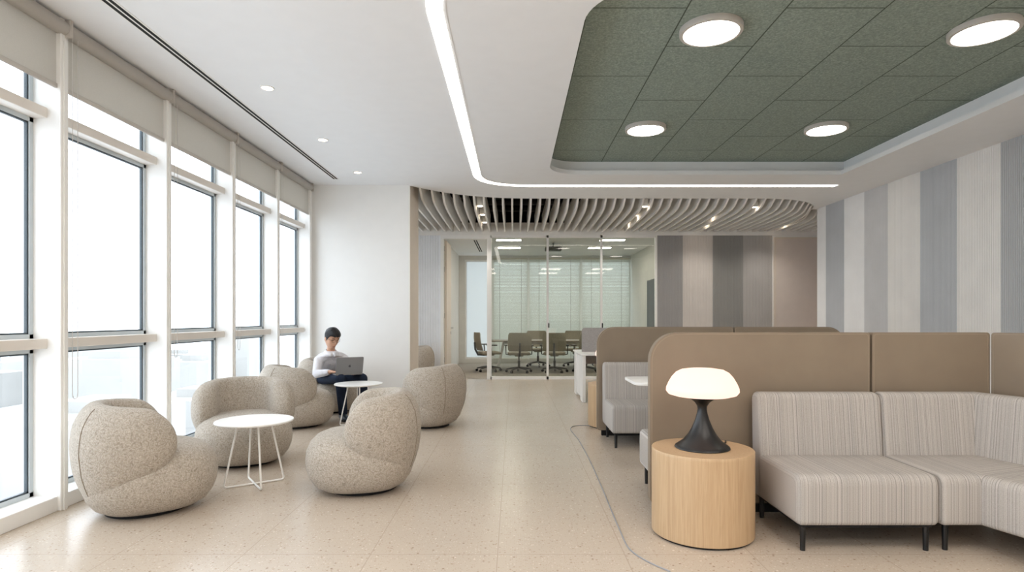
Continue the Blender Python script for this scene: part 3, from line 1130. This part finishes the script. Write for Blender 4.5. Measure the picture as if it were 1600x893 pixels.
s0 = make_sofa()
s0.location = (1.57, 3.29, 0)
tag(s0, 'striped grey armless sofa seat on black legs beside the near oak drum', 'sofa', 'striped booth sofas')
for x, y, rz, lab in ((.975, 5.93, 0, 'striped grey sofa seat facing the camera in the far booth, nearest the aisle'), (1.775, 5.93, 0, 'striped grey sofa seat in the far booth, hidden behind the table'),
                      (1.785, 4.74, PI, 'striped sofa seat turned away behind the near screen, edge showing left of it')):
    o = copy_tree(s0)
    o.location = (x, y, 0)
    o.rotation_euler.z = rz
    tag(o, lab)
T60 = math.radians(70)
t = empty('corner_sofa', (2.365, 3.29, 0), label='striped grey corner sofa wedge curving toward the right edge', cat='sofa', group='striped booth sofas')


def wst(c):
    x, y = c.x, c.y
    m = .22 + math.tan(T60 / 2) * y
    if x <= m + 1e-4:
        return x + .79 + 3.3
    v = Vector((x - .22, y))
    return .22 - v.dot(Vector((math.cos(T60), -math.sin(T60)))) + .79 + 3.3


wedge(SEATP, .22, .62, T60).build('seat', M['stripe'], t, st=wst)
wedge(BACKP, .22, .62, T60).build('backrest', M['stripe'], t, st=wst)
for x, y in ((.06, .06), (.06, .60), (.55, .58), (.43, -.32), (.95, .0)):
    b = MB(); b.tube([(x, y, 0), (x, y, .16)], [.014, .016], 12); b.build('leg', M['black'], t)

# booth table
t = empty('booth_table', (1.62, 5.36, 0), label='white topped booth table with rounded corners between the striped sofas', cat='table')
b = MB(); b.prism(rrect(-.58, -.3, .6, .3, .09), .725, .75, 'z', .006, 2); b.build('table_top', M['tabletop'], t)
b = MB(); b.tube([(0.1, 0, .02), (0.1, 0, .725)], .035, 16); b.build('column', M['whitemetal'], t)
b = MB(); b.lathe([(0, 0), (.22, 0), (.22, .012), (.05, .022), (0, .022)], 36, (.1, 0, 0)); b.build('base_plate', M['whitemetal'], t)


# ------------------------------------------------------------------ drums and lamps
def make_drum():
    t = empty('drum_side_table')
    b = MB(); b.lathe([(0, .012), (.296, .012), (.3, .016), (.3, .490)], 72); b.build('body', M['oak'], t)
    b = MB(); b.lathe([(.3, .490), (.3, .510), (.297, .514), (0, .514)], 72); b.build('top', M['oak'], t)
    b = MB(); b.lathe([(0, 0), (.285, 0), (.285, .012), (0, .012)], 60); b.build('plinth', M['blackmatte'], t)
    return t


def make_lamp():
    t = empty('mushroom_lamp')
    prof = [(0, 0), (.158, 0), (.163, .004), (.160, .012), (.145, .022), (.115, .044), (.085, .08), (.06, .125), (.042, .17), (.031, .21), (.027, .235), (.030, .255), (.045, .278), (.07, .296), (.092, .308), (.095, .316), (0, .316)]
    b = MB(); b.lathe(prof, 56); b.build('base', M['black'], t, angle=60)
    prof = [(0, .312), (.09, .312), (.165, .316), (.2, .326), (.214, .344), (.213, .364), (.200, .395), (.18, .43), (.155, .458), (.125, .474), (.08, .481), (0, .484)]
    b = MB(); b.lathe(prof, 64); b.build('shade', M['lampglass'], t, angle=60)
    b = MB(); b.tube([(.13, .08, .012), (.165, .1, .006), (.19, .13, .004), (.21, .19, .004)], .004, 8); b.build('cord', M['black'], t)
    return t


d0 = make_drum(); d0.location = (1.145, 3.62, 0)
tag(d0, 'oak drum side table under the near lamp', 'side table', 'oak drum tables')
o = copy_tree(d0); o.location = (1.2, 7.22, 0)
tag(o, 'oak drum side table half hidden behind the far booth screen', 'side table')
l0 = make_lamp(); l0.location = (1.145, 3.62, .514)
tag(l0, 'glowing mushroom lamp with flared black base on the near oak drum', 'table lamp', 'mushroom table lamps')
o = copy_tree(l0); o.location = (1.2, 7.22, .514)
tag(o, 'glowing mushroom lamp peeking out behind the far booth screen', 'table lamp')
# ------------------------------------------------------------------ cable on the floor
pts = bez((1.0, 7.15), (.75, 7.3), (.62, 7.2), (.67, 6.7), 10) + bez((.69, 6.4), (.71, 5.2), (.66, 4.3), (.645, 3.5), 8) + bez((.645, 3.4), (.65, 3.3), (.68, 3.2), (.80, 3.05), 6)
b = MB(); b.tube([(x, y, .004) for x, y in pts], .0038, 8)
tag(b.build('floor_cable', M['cable']), 'thin grey cable curving along the terrazzo aisle', 'cable')


# ------------------------------------------------------------------ lounge chairs
def sgnp(v, p):
    return math.copysign(abs(v) ** p, v)


SPROF = [(0, .022), (.22, .022), (.285, .03), (.335, .06), (.375, .115), (.398, .18), (.405, .245), (.398, .31), (.375, .365), (.33, .41), (.26, .438), (.15, .45), (0, .452)]
RPROF = [(-.1, .30), (.022, .318), (.05, .342), (.115, .388), (.18, .414), (.30, .442), (.45, .460), (.60, .456), (.70, .436), (.80, .41)]


def pl(tab, x):
    for p, q in zip(tab, tab[1:]):
        if x <= q[0]:
            t = max(0, (x - p[0]) / (q[0] - p[0]))
            return p[1] + (q[1] - p[1]) * t
    return tab[-1][1]


ZLO = [(0, .03), (.30, .03), (.40, .06), (.50, .13), (.60, .20), (.70, .245), (.85, .275), (1, .29)]


def back_pt(th, ph, tm):
    u = abs(th) / tm
    E = 1 if u < .70 else max(0, 1 - ((u - .70) / .30) ** 2.15) ** .5
    zlo = pl(ZLO, u)
    zt = .748 - .055 * u ** 2
    zc = (zt + zlo) / 2
    hh = (zt - zlo) / 2 * E
    z = zc + hh * sgnp(math.sin(ph), .78)
    tk = .11 * (.3 + .7 * E) * E ** .35
    rm = pl(RPROF, z) - .11 - .025 * u
    r = rm + tk * sgnp(math.cos(ph), .8)
    c, s = math.sin(th), -math.cos(th)
    k = (abs(c) ** 2.5 + abs(s) ** 2.5) ** (-1 / 2.5)
    return Vector((k * r * c, k * r * s + .02, z))


def seat_fx(x, y, z):
    r = math.hypot(x, y)
    if r < 1e-6:
        return x, y
    c, s = x / r, y / r
    k = (abs(c) ** 2.5 + abs(s) ** 2.5) ** (-1 / 2.5)
    return x * k * 1.0, y * k * 1.0 + .02


def make_lounge():
    t = empty('lounge_chair')
    b = MB(); b.lathe(SPROF, 64, (0, 0, 0), seat_fx); b.build('seat', M['boucle'], t, angle=80)
    tm = math.radians(108)
    b = MB()
    N, Kn = 96, 44
    rings = []
    for i in range(N + 1):
        w = -1 + 2 * i / N
        th = tm * math.sin(w * PI / 2) * .9995
        rings.append(b.ring([back_pt(th, 2 * PI * k / Kn, tm) for k in range(Kn)]))
    for p, q in zip(rings, rings[1:]):
        b.bridge(p, q)
    b.cap(rings[0], True); b.cap(rings[-1])
    b.build('backrest', M['boucle'], t, angle=80)
    b = MB(); b.lathe([(0, 0), (.25, 0), (.25, .024), (0, .024)], 40); b.build('plinth', M['blackmatte'], t)
    # rear seams
    for s in (-1, 1):
        th = s * math.radians(30)
        pts = [back_pt(th, math.radians(d), tm) for d in range(70, -61, -6)]
        b = MB(); b.tube(pts, .0034, 6); b.build('seam', M['seam'], t)
    return t


lc = make_lounge()
CH_ = [(-2.52, 4.10, (.79, .61), 'beige boucle lounge chair nearest the camera at left, turned to the white table'),
       (-2.45, 5.42, (.42, -.90), 'beige boucle lounge chair facing the camera behind the front white table'),
       (-2.63, 7.22, (.80, .60), 'beige boucle lounge chair seen side on, left of the seated man'),
       (-1.16, 4.60, (-.97, -.22), 'beige boucle lounge chair facing the windows, right of the front white table'),
       (-1.04, 7.25, (-.90, .43), 'beige boucle lounge chair with its back to the camera at the aisle'),
       (-2.58, 8.38, (.85, -.53), 'beige boucle lounge chair the man sits on'),
       (-2.05, 12.05, (-.9, -.3), 'beige boucle lounge chair far off, peeking out behind the white return wall')]
for n, (x, y, f, lab) in enumerate(CH_):
    o = lc if n == 0 else copy_tree(lc)
    o.location = (x, y, 0)
    o.rotation_euler.z = math.atan2(f[1], f[0]) - PI / 2
    tag(o, lab, 'lounge chair', 'boucle lounge chairs')


# ------------------------------------------------------------------ round tables
def make_round():
    t = empty('round_side_table')
    b = MB(); b.lathe([(0, .488), (.27, .488), (.287, .494), (.29, .501), (.287, .507), (0, .508)], 64); b.build('table_top', M['tabletop'], t)
    for k in range(2):
        a = k * PI / 2
        u = Vector((math.cos(a), math.sin(a), 0))
        z = Vector((0, 0, 1))
        for s in (-1, 1):
            pts = [u * s * .12 + z * .49, u * s * .218 + z * .03, u * s * .216 + z * .016, u * s * .20 + z * .009, u * s * .006 + z * (.009 + .012 * k * 0)]
            b = MB(); b.tube(pts, .0075, 10); b.build('leg', M['whitemetal'], t)
    b = MB(); b.tube([(0.12, 0, .484), (0, .12, .484), (-.12, 0, .484), (0, -.12, .484)], .006, 8, closed=True); b.build('top_ring', M['whitemetal'], t)
    return t


rt = make_round()
rt.location = (-2.03, 4.66, 0)
rt.rotation_euler.z = .62
tag(rt, 'round white side table on thin rod legs among the front lounge chairs', 'table', 'round white side tables')
o = copy_tree(rt)
o.location = (-1.90, 7.28, 0)
o.rotation_euler.z = .35
tag(o, "round white side table on thin rod legs at the seated man's knees", 'table')


# ------------------------------------------------------------------ the man
def remesh(o, vox, smooth=4):
    m = o.modifiers.new('remesh', 'REMESH')
    m.mode = 'VOXEL'
    m.voxel_size = vox
    m.use_smooth_shade = True
    s = o.modifiers.new('smooth', 'SMOOTH')
    s.factor = .5
    s.iterations = smooth


HD = W(518.5, 528.6, 7.90)
fdir = Vector((.50, -.866, 0))
rdir = Vector((-.866, -.50, 0))      # his right hand side
up = Vector((0, 0, 1))
PEL = W(509, 588, 8.18)
BEL = W(512, 576, 8.12)
CHE = W(515, 562, 8.04)
NEC = W(517, 549.3, 7.97)
RS, LS = W(498, 562.5, 7.93), W(537.5, 560.5, 8.10)
RE, LE = W(494.5, 584, 7.80), W(549, 578, 7.92)
RH, LH = W(517.5, 580.5, 7.66), W(549, 580.5, 7.84)
RHIP, LHIP = W(504, 589, 8.10), W(521, 589, 8.22)
RK, LK = W(532, 591, 7.54), W(566, 591, 7.80)
RA, LA = W(536, 644, 7.60), W(567, 642, 7.84)

per = None
b = MB()
# torso + limbs of the body
b.otube([(PEL, .14, .10, rdir, fdir), (BEL, .125, .095, rdir, fdir), (CHE, .15, .10, rdir, fdir), (NEC - up * .04, .08, .06, rdir, fdir), (NEC + up * .01, .06, .06, rdir, fdir)])
b.tube([NEC - up * .05, NEC + up * .03, HD - up * .05], [.055, .052, .052], 16, round_ends=True)
for S, E, H in ((RS, RE, RH), (LS, LE, LH)):
    b.tube([S, (S + E) / 2, E], [.045, .042, .036], 14, round_ends=True)
    b.tube([E, E.lerp(H, .4), H], [.036, .034, .024], 14, round_ends=True)
for S, E, H in ((RHIP, RK, RA), (LHIP, LK, LA)):
    b.tube([S, (S + E) / 2, E], [.075, .065, .052], 16, round_ends=True)
    b.tube([E, E.lerp(H, .35), H], [.05, .05, .034], 14, round_ends=True)
# hands with fingers on the keys
KD = Vector((.32, -.95, 0)).normalized()
for H, sd, into in ((RH, 1, Vector((.95, -.25, -.06))), (LH, -1, Vector((.35, -.9, -.06)))):
    d = into.normalized()
    sidev = d.cross(up).normalized()
    P0, P1 = H, H + d * .085
    b.otube([(P0, .026, .018, sidev, up), (H + d * .03, .036, .016, sidev, up), (H + d * .06, .041, .015, sidev, up), (P1, .038, .012, sidev, up)], 14)
    for q, (o_, l) in enumerate(((-.03, .062), (-.01, .075), (.01, .07), (.03, .052))):
        s0_ = P1 - d * .012 + sidev * o_
        b.tube([s0_, s0_ + d * l * .45 + up * .010, s0_ + d * l * .8 - up * .004, s0_ + d * l - up * .018], [.0092, .0088, .008, .007], 8, round_ends=True)
    s0_ = H + d * .025 - sidev * sd * -.03
    inn = sidev * (-1 if sd > 0 else 1) * -1
    b.tube([H + d * .02 - sidev * sd * .022, H + d * .05 - sidev * sd * .05, H + d * .078 - sidev * sd * .052], [.012, .0105, .008], 8, round_ends=True)
# head in head space: x = his left... built with face along +y
hz = math.atan2(.58, -(-.815))
face = Vector((.74, -.67, 0)).normalized()
pitch = math.radians(22)
Fy = (face * math.cos(pitch) - up * math.sin(pitch)).normalized()
Fz = (up * math.cos(pitch) + face * math.sin(pitch)).normalized()
Fx = Fy.cross(Fz)
R3 = Matrix((Fx, Fy, Fz)).transposed()


def gs(v, c, s):
    return math.exp(-sum(((v[i] - c[i]) / s[i]) ** 2 for i in range(3)))


def head_shape(v):
    wd = 1 + .10 * max(0, v.z) ** .6 * (1 - max(0, v.z) ** 4)
    x, y, z = v.x * .086 * wd, v.y * .102 * wd, v.z * .137
    if z < 0:
        k = 1 - .26 * (-z / .137) ** 1.5
        x *= k
        if y < 0:
            y *= 1 - .35 * (-z / .132)
    q = Vector((x, y, z))
    if y > 0:
        n = gs(q, (0, .10, -.025), (.014, .05, .026))
        q.y += .022 * n
        q.y += .008 * gs(q, (0, .1, .008), (.012, .05, .03))
        q.y -= .013 * (gs(q, (.031, .09, .012), (.019, .05, .014)) + gs(q, (-.031, .09, .012), (.019, .05, .014)))
        q.y += .006 * gs(q, (0, .09, .036), (.05, .05, .012))
        q.y += .007 * gs(q, (0, .09, -.068), (.026, .05, .010))
        q.y -= .005 * gs(q, (0, .09, -.083), (.03, .05, .008))
        q.y += .012 * gs(q, (0, .08, -.108), (.03, .05, .018))
        q.x += math.copysign(.004, x) * gs(Vector((abs(x), y, z)), (.052, .06, -.02), (.02, .03, .025))
    return q


r = bmesh.ops.create_uvsphere(b.b, u_segments=48, v_segments=36, radius=1)
for v in r['verts']:
    v.co = HD + R3 @ head_shape(v.co)
for s in (-1, 1):
    b.ball(HD + R3 @ Vector((s * .088, -.008, -.006)), (.010, .020, .032), 14, 10, R3)
body = b.build('person', M['skin'])
tag(body, 'man in light grey shirt and navy trousers typing on a laptop in a lounge chair', 'person')
remesh(body, .0048, 3)

# shirt
b = MB()
b.otube([(PEL + up * .02, .165, .125, rdir, fdir), (BEL, .152, .122, rdir, fdir), (BEL.lerp(CHE, .6), .165, .125, rdir, fdir), (CHE + up * .03, .18, .12, rdir, fdir), (NEC - up * .055, .16, .10, rdir, fdir), (NEC - up * .015, .098, .088, rdir, fdir), (NEC + up * .012, .07, .07, rdir, fdir)])
b.tube([NEC - up * .045 - fdir * .01, RS.lerp(NEC, .25)], [.072, .068], 16, round_ends=True)
b.tube([NEC - up * .045 - fdir * .01, LS.lerp(NEC, .25)], [.072, .068], 16, round_ends=True)
for S, E, H in ((RS, RE, RH), (LS, LE, LH)):
    b.tube([S.lerp(NEC, .2), S, S.lerp(E, .5), E], [.068, .068, .06, .053], 16, round_ends=True)
    b.tube([E, E.lerp(H, .45), E.lerp(H, .88)], [.053, .049, .038], 16, round_ends=False)
sh = b.build('shirt', M['shirt'], body)
remesh(sh, .008, 5)
b = MB()
# collar : two flaps meeting in a V at the throat
for s in (-1, 1):
    pts, lowp = [], []
    for k in range(11):
        t_ = k / 10
        a = math.radians(185 * t_)
        rad = Vector((0, 0, 0)) + rdir * s * math.sin(a) - fdir * math.cos(a)
        pts.append(NEC + rad * (.066 + .012 * t_ ** 3) + up * (.045 - .055 * t_ ** 1.6) + fdir * .008)
        lowp.append(NEC + rad * (.088 + .022 * t_) + rdir * s * .03 * t_ ** 3 + up * (.005 - .062 * t_ ** 1.4) + fdir * .008)
    ra, rb = b.ring(pts), b.ring(lowp)
    b.bridge(ra, rb, False)
o = b.build('collar', M['collar'], body)
m = o.modifiers.new('solid', 'SOLIDIFY'); m.thickness = .006
fr = [BEL.lerp(CHE, t_) + fdir * .128 for t_ in (.1, .55, 1.0)]
for p in fr:
    b = MB(); b.ball(p + fdir * .0, (.006, .006, .006), 8, 6); b.build('button', M['button'], body)

# trousers
b = MB()
b.otube([(PEL - up * .06, .16, .11, rdir, fdir), (PEL, .17, .128, rdir, fdir), (PEL + up * .05, .16, .122, rdir, fdir)])
for S, E, H in ((RHIP, RK, RA), (LHIP, LK, LA)):
    b.tube([S, S.lerp(E, .5), E], [.095, .085, .07], 18, round_ends=True)
    b.tube([E, E.lerp(H, .3), E.lerp(H, .7), H - up * .025], [.068, .066, .060, .054], 18, round_ends=False)
tr = b.build('trousers', M['trousers'], body)
remesh(tr, .009, 5)
# shoes
for A, dr in ((RA, Vector((.55, -.83, 0))), (LA, Vector((.5, -.86, 0)))):
    dr = dr.normalized()
    sd_ = Vector((-dr.y, dr.x, 0))
    z0 = up * .02
    g = Vector((A.x, A.y, 0))
    b = MB()
    b.otube([(g - dr * .085 + up * .03, .026, .018, sd_, up), (g - dr * .06 + up * .045, .038, .04, sd_, up), (g + up * .055, .042, .05, sd_, up), (g + dr * .07 + up * .046, .046, .038, sd_, up), (g + dr * .14 + up * .034, .047, .026, sd_, up), (g + dr * .185 + up * .026, .034, .016, sd_, up), (g + dr * .2 + up * .022, .012, .006, sd_, up)], 18)
    b.tube([g - dr * .02 + up * .06, A + up * .0], [.042, .04], 14)
    sh_ = b.build('shoe', M['shoe'], body)
    b = MB()
    out = []
    for k in range(24):
        a = 2 * PI * k / 24
        ln_ = .055 + .145 * math.cos(a)
        wd = (.042 if math.cos(a) < 0 else .049) * math.sin(a) * (1 if abs(math.cos(a)) < .8 else .92)
        p = g + dr * ln_ + sd_ * wd
        out.append((p.x, p.y))
    b.prism(out, .0, .016); b.build('sole', M['sole'], sh_)
# hair
b = MB()
r = bmesh.ops.create_uvsphere(b.b, u_segments=96, v_segments=72, radius=1)
kill = []
for v in r['verts']:
    n = v.co.copy()
    q = head_shape(n)
    if q.y > .06:
        line = .058 + .004 * math.sin(q.x * 160)
    elif q.y > .03:
        line = .058 - (.06 - q.y) / .03 * .052
    elif q.y > .012:
        line = -.012
    else:
        line = .018 - .02 * math.cos((q.y - .012) * 30) + (q.y - .012) * .55
    keep = q.z > line
    vol = max(0, min(1, (q.z - .01) / .07))
    wav = .0025 * math.sin(q.x * 130 + q.y * 60) * vol
    v.co = HD + R3 @ (q + n.normalized() * (.004 + .017 * vol + wav) + Vector((0, .010 * vol * max(0, n.y), 0)))
    if not keep:
        kill.append(v)
bmesh.ops.delete(b.b, geom=kill, context='VERTS')
ha = b.build('hair', M['hair'], body)
m = ha.modifiers.new('solid', 'SOLIDIFY'); m.thickness = .012; m.offset = -1
# face details
for s in (-1, 1):
    b = MB(); b.tube([HD + R3 @ Vector((s * x, y, z)) for x, y, z in ((.017, .1035, .036), (.032, .100, .041), (.052, .088, .035))], [.003, .0042, .0025], 8); b.build('eyebrow', M['brow'], body)
    b = MB(); b.tube([HD + R3 @ Vector((s * x, y, z)) for x, y, z in ((.019, .090, .013), (.033, .088, .010), (.048, .080, .013))], [.0015, .003, .0015], 8); b.build('eye', M['brow'], body)
b = MB(); b.tube([HD + R3 @ Vector(p) for p in ((-.024, .087, -.073), (-.01, .098, -.070), (.01, .098, -.070), (.024, .087, -.073))], [.0015, .0038, .0038, .0015], 8); b.build('mouth', M['lip'], body)
gl = MB()
for s in (-1, 1):
    gl.tube([HD + R3 @ Vector((s * .033 + .024 * math.cos(a), .108 - .25 * abs(s * .033 + .024 * math.cos(a)) * .35, .008 + .019 * math.sin(a))) for a in [2 * PI * k / 20 for k in range(20)]], .0015, 6, closed=True)
    gl.tube([HD + R3 @ Vector(p) for p in ((s * .057, .103, .014), (s * .085, .06, .016), (s * .093, -.005, .014))], .0016, 6)
gl.tube([HD + R3 @ Vector(p) for p in ((-.01, .107, .013), (0, .11, .016), (.01, .107, .013))], .0015, 6)
gl.build('glasses', M['black'], body)

# laptop on his lap
LP = W(545.5, 584.3, 7.56)
lp = empty('laptop', (LP.x, LP.y, LP.z), .5, label="open grey laptop on the seated man's lap", cat='laptop')
b = MB(); b.prism(rrect(-.17, 0, .17, .225, .012), -.008, .006, 'z', .002, 1); base = b.build('base', M['laptop'], lp)
b = MB(); b.box((-.13, .03, .0055), (.13, .12, .0075)); b.build('keyboard', M['key'], base, smooth=False)
ta = math.radians(-14)
Rl = Matrix.Rotation(-ta, 3, 'X')
b = MB(); b.prism(rrect(-.17, .0, .17, .222, .012), -.003, .003, 'y', .0015, 1)
for v in b.b.verts:
    v.co = Matrix.Rotation(math.radians(16), 3, 'X') @ v.co + Vector((0, -.002, .006))
sc = b.build('screen', M['laptop'], lp)
b = MB()
pts = []
for k in range(36):
    a = 2 * PI * k / 36
    rr_ = .0165 * (1 + .05 * math.cos(3 * a + PI / 2) - .10 * max(0, math.sin(a)) ** 10 - .05 * max(0, -math.sin(a)) ** 10)
    x, z = rr_ * math.cos(a) * .95, rr_ * math.sin(a)
    d = math.hypot(x - .0185, z - .002)
    if d < .0085:
        f = .0085 / max(d, 1e-5)
        x, z = .0185 + (x - .0185) * f, .002 + (z - .002) * f
    pts.append((x, z + .105))
b.prism(pts, -.0042, -.0035, 'y')
lf = [(.001 + .006 * t_ + .0025 * math.sin(PI * t_), .105 + .018 + .008 * t_) for t_ in (0, .33, .66, 1)] + [(.007 - .006 * t_ - .0025 * math.sin(PI * t_), .105 + .026 - .008 * t_) for t_ in (.33, .66)]
b.prism(lf, -.0042, -.0035, 'y')
for v in b.b.verts:
    v.co = Matrix.Rotation(math.radians(16), 3, 'X') @ v.co + Vector((0, -.002, .006))
b.build('emblem', M['logo'], sc, smooth=False)
b = MB(); b.box((-.16, .0032, .012), (.16, .0036, .212))
for v in b.b.verts:
    v.co = Matrix.Rotation(math.radians(16), 3, 'X') @ v.co + Vector((0, -.002, .006))
b.build('display', M['black'], sc, smooth=False)

# ------------------------------------------------------------------ outside
b = MB(); b.box((-1500, -800, -61), (-5, 1500, -60)); struct(b.build('ground', M['ground'], smooth=False), 'pale hazy ground far below the windows', 'ground')
random.seed(3)
for i in range(36):
    X = -(150 + 75 * (i % 6) + random.uniform(-8, 8))
    Yb = 90 + 110 * (i // 6) + random.uniform(-22, 22)
    w_, d_, h_ = random.uniform(24, 56), random.uniform(24, 60), random.uniform(14, 46)
    b = MB(); b.box((-w_ / 2, -d_ / 2, 0), (w_ / 2, d_ / 2, h_)); b.box((-w_ / 5, -d_ / 5, h_), (w_ / 5, d_ / 6, h_ + 4))
    o = b.build('building', M['bldg'], smooth=False, loc=(X, Yb, -60))
    tag(o, 'pale hazy city building far below the windows', 'building', 'hazy city buildings', 'thing')

# ------------------------------------------------------------------ light
wd = bpy.data.worlds.new('sky')
bpy.context.scene.world = wd
wd.use_nodes = True
bg = wd.node_tree.nodes['Background']
bg.inputs[0].default_value = (.90, .965, 1.06, 1)
bg.inputs[1].default_value = 3.9


def area(name, loc, rot, sx, sy, e, col=(1, 1, 1), portal=False):
    a = bpy.data.lights.new(name, 'AREA')
    a.shape = 'RECTANGLE'
    a.size, a.size_y = sx, sy
    a.energy = e
    a.color = col
    if portal:
        a.cycles.is_portal = True
    o = bpy.data.objects.new(name, a)
    C.objects.link(o)
    o.location = loc
    o.rotation_euler = rot
    return o


area('window_portal', (XG - .16, 4.9, 1.65), (0, -PI / 2, 0), 3.3, 16.0, 1, portal=True)
area('meeting_portal', (1.0, YF + .2, 1.6), (-PI / 2, 0, 0), 4.9, 2.9, 1, portal=True)

sc_ = bpy.context.scene
sc_.view_settings.view_transform = 'Standard'
sc_.view_settings.look = 'None'
sc_.view_settings.gamma = 1
sc_.view_settings.exposure = .03
sc_.view_settings.use_curve_mapping = False
sc_.cycles.max_bounces = 10
sc_.cycles.diffuse_bounces = 6
sc_.cycles.transparent_max_bounces = 24
sc_.cycles.sample_clamp_indirect = 6
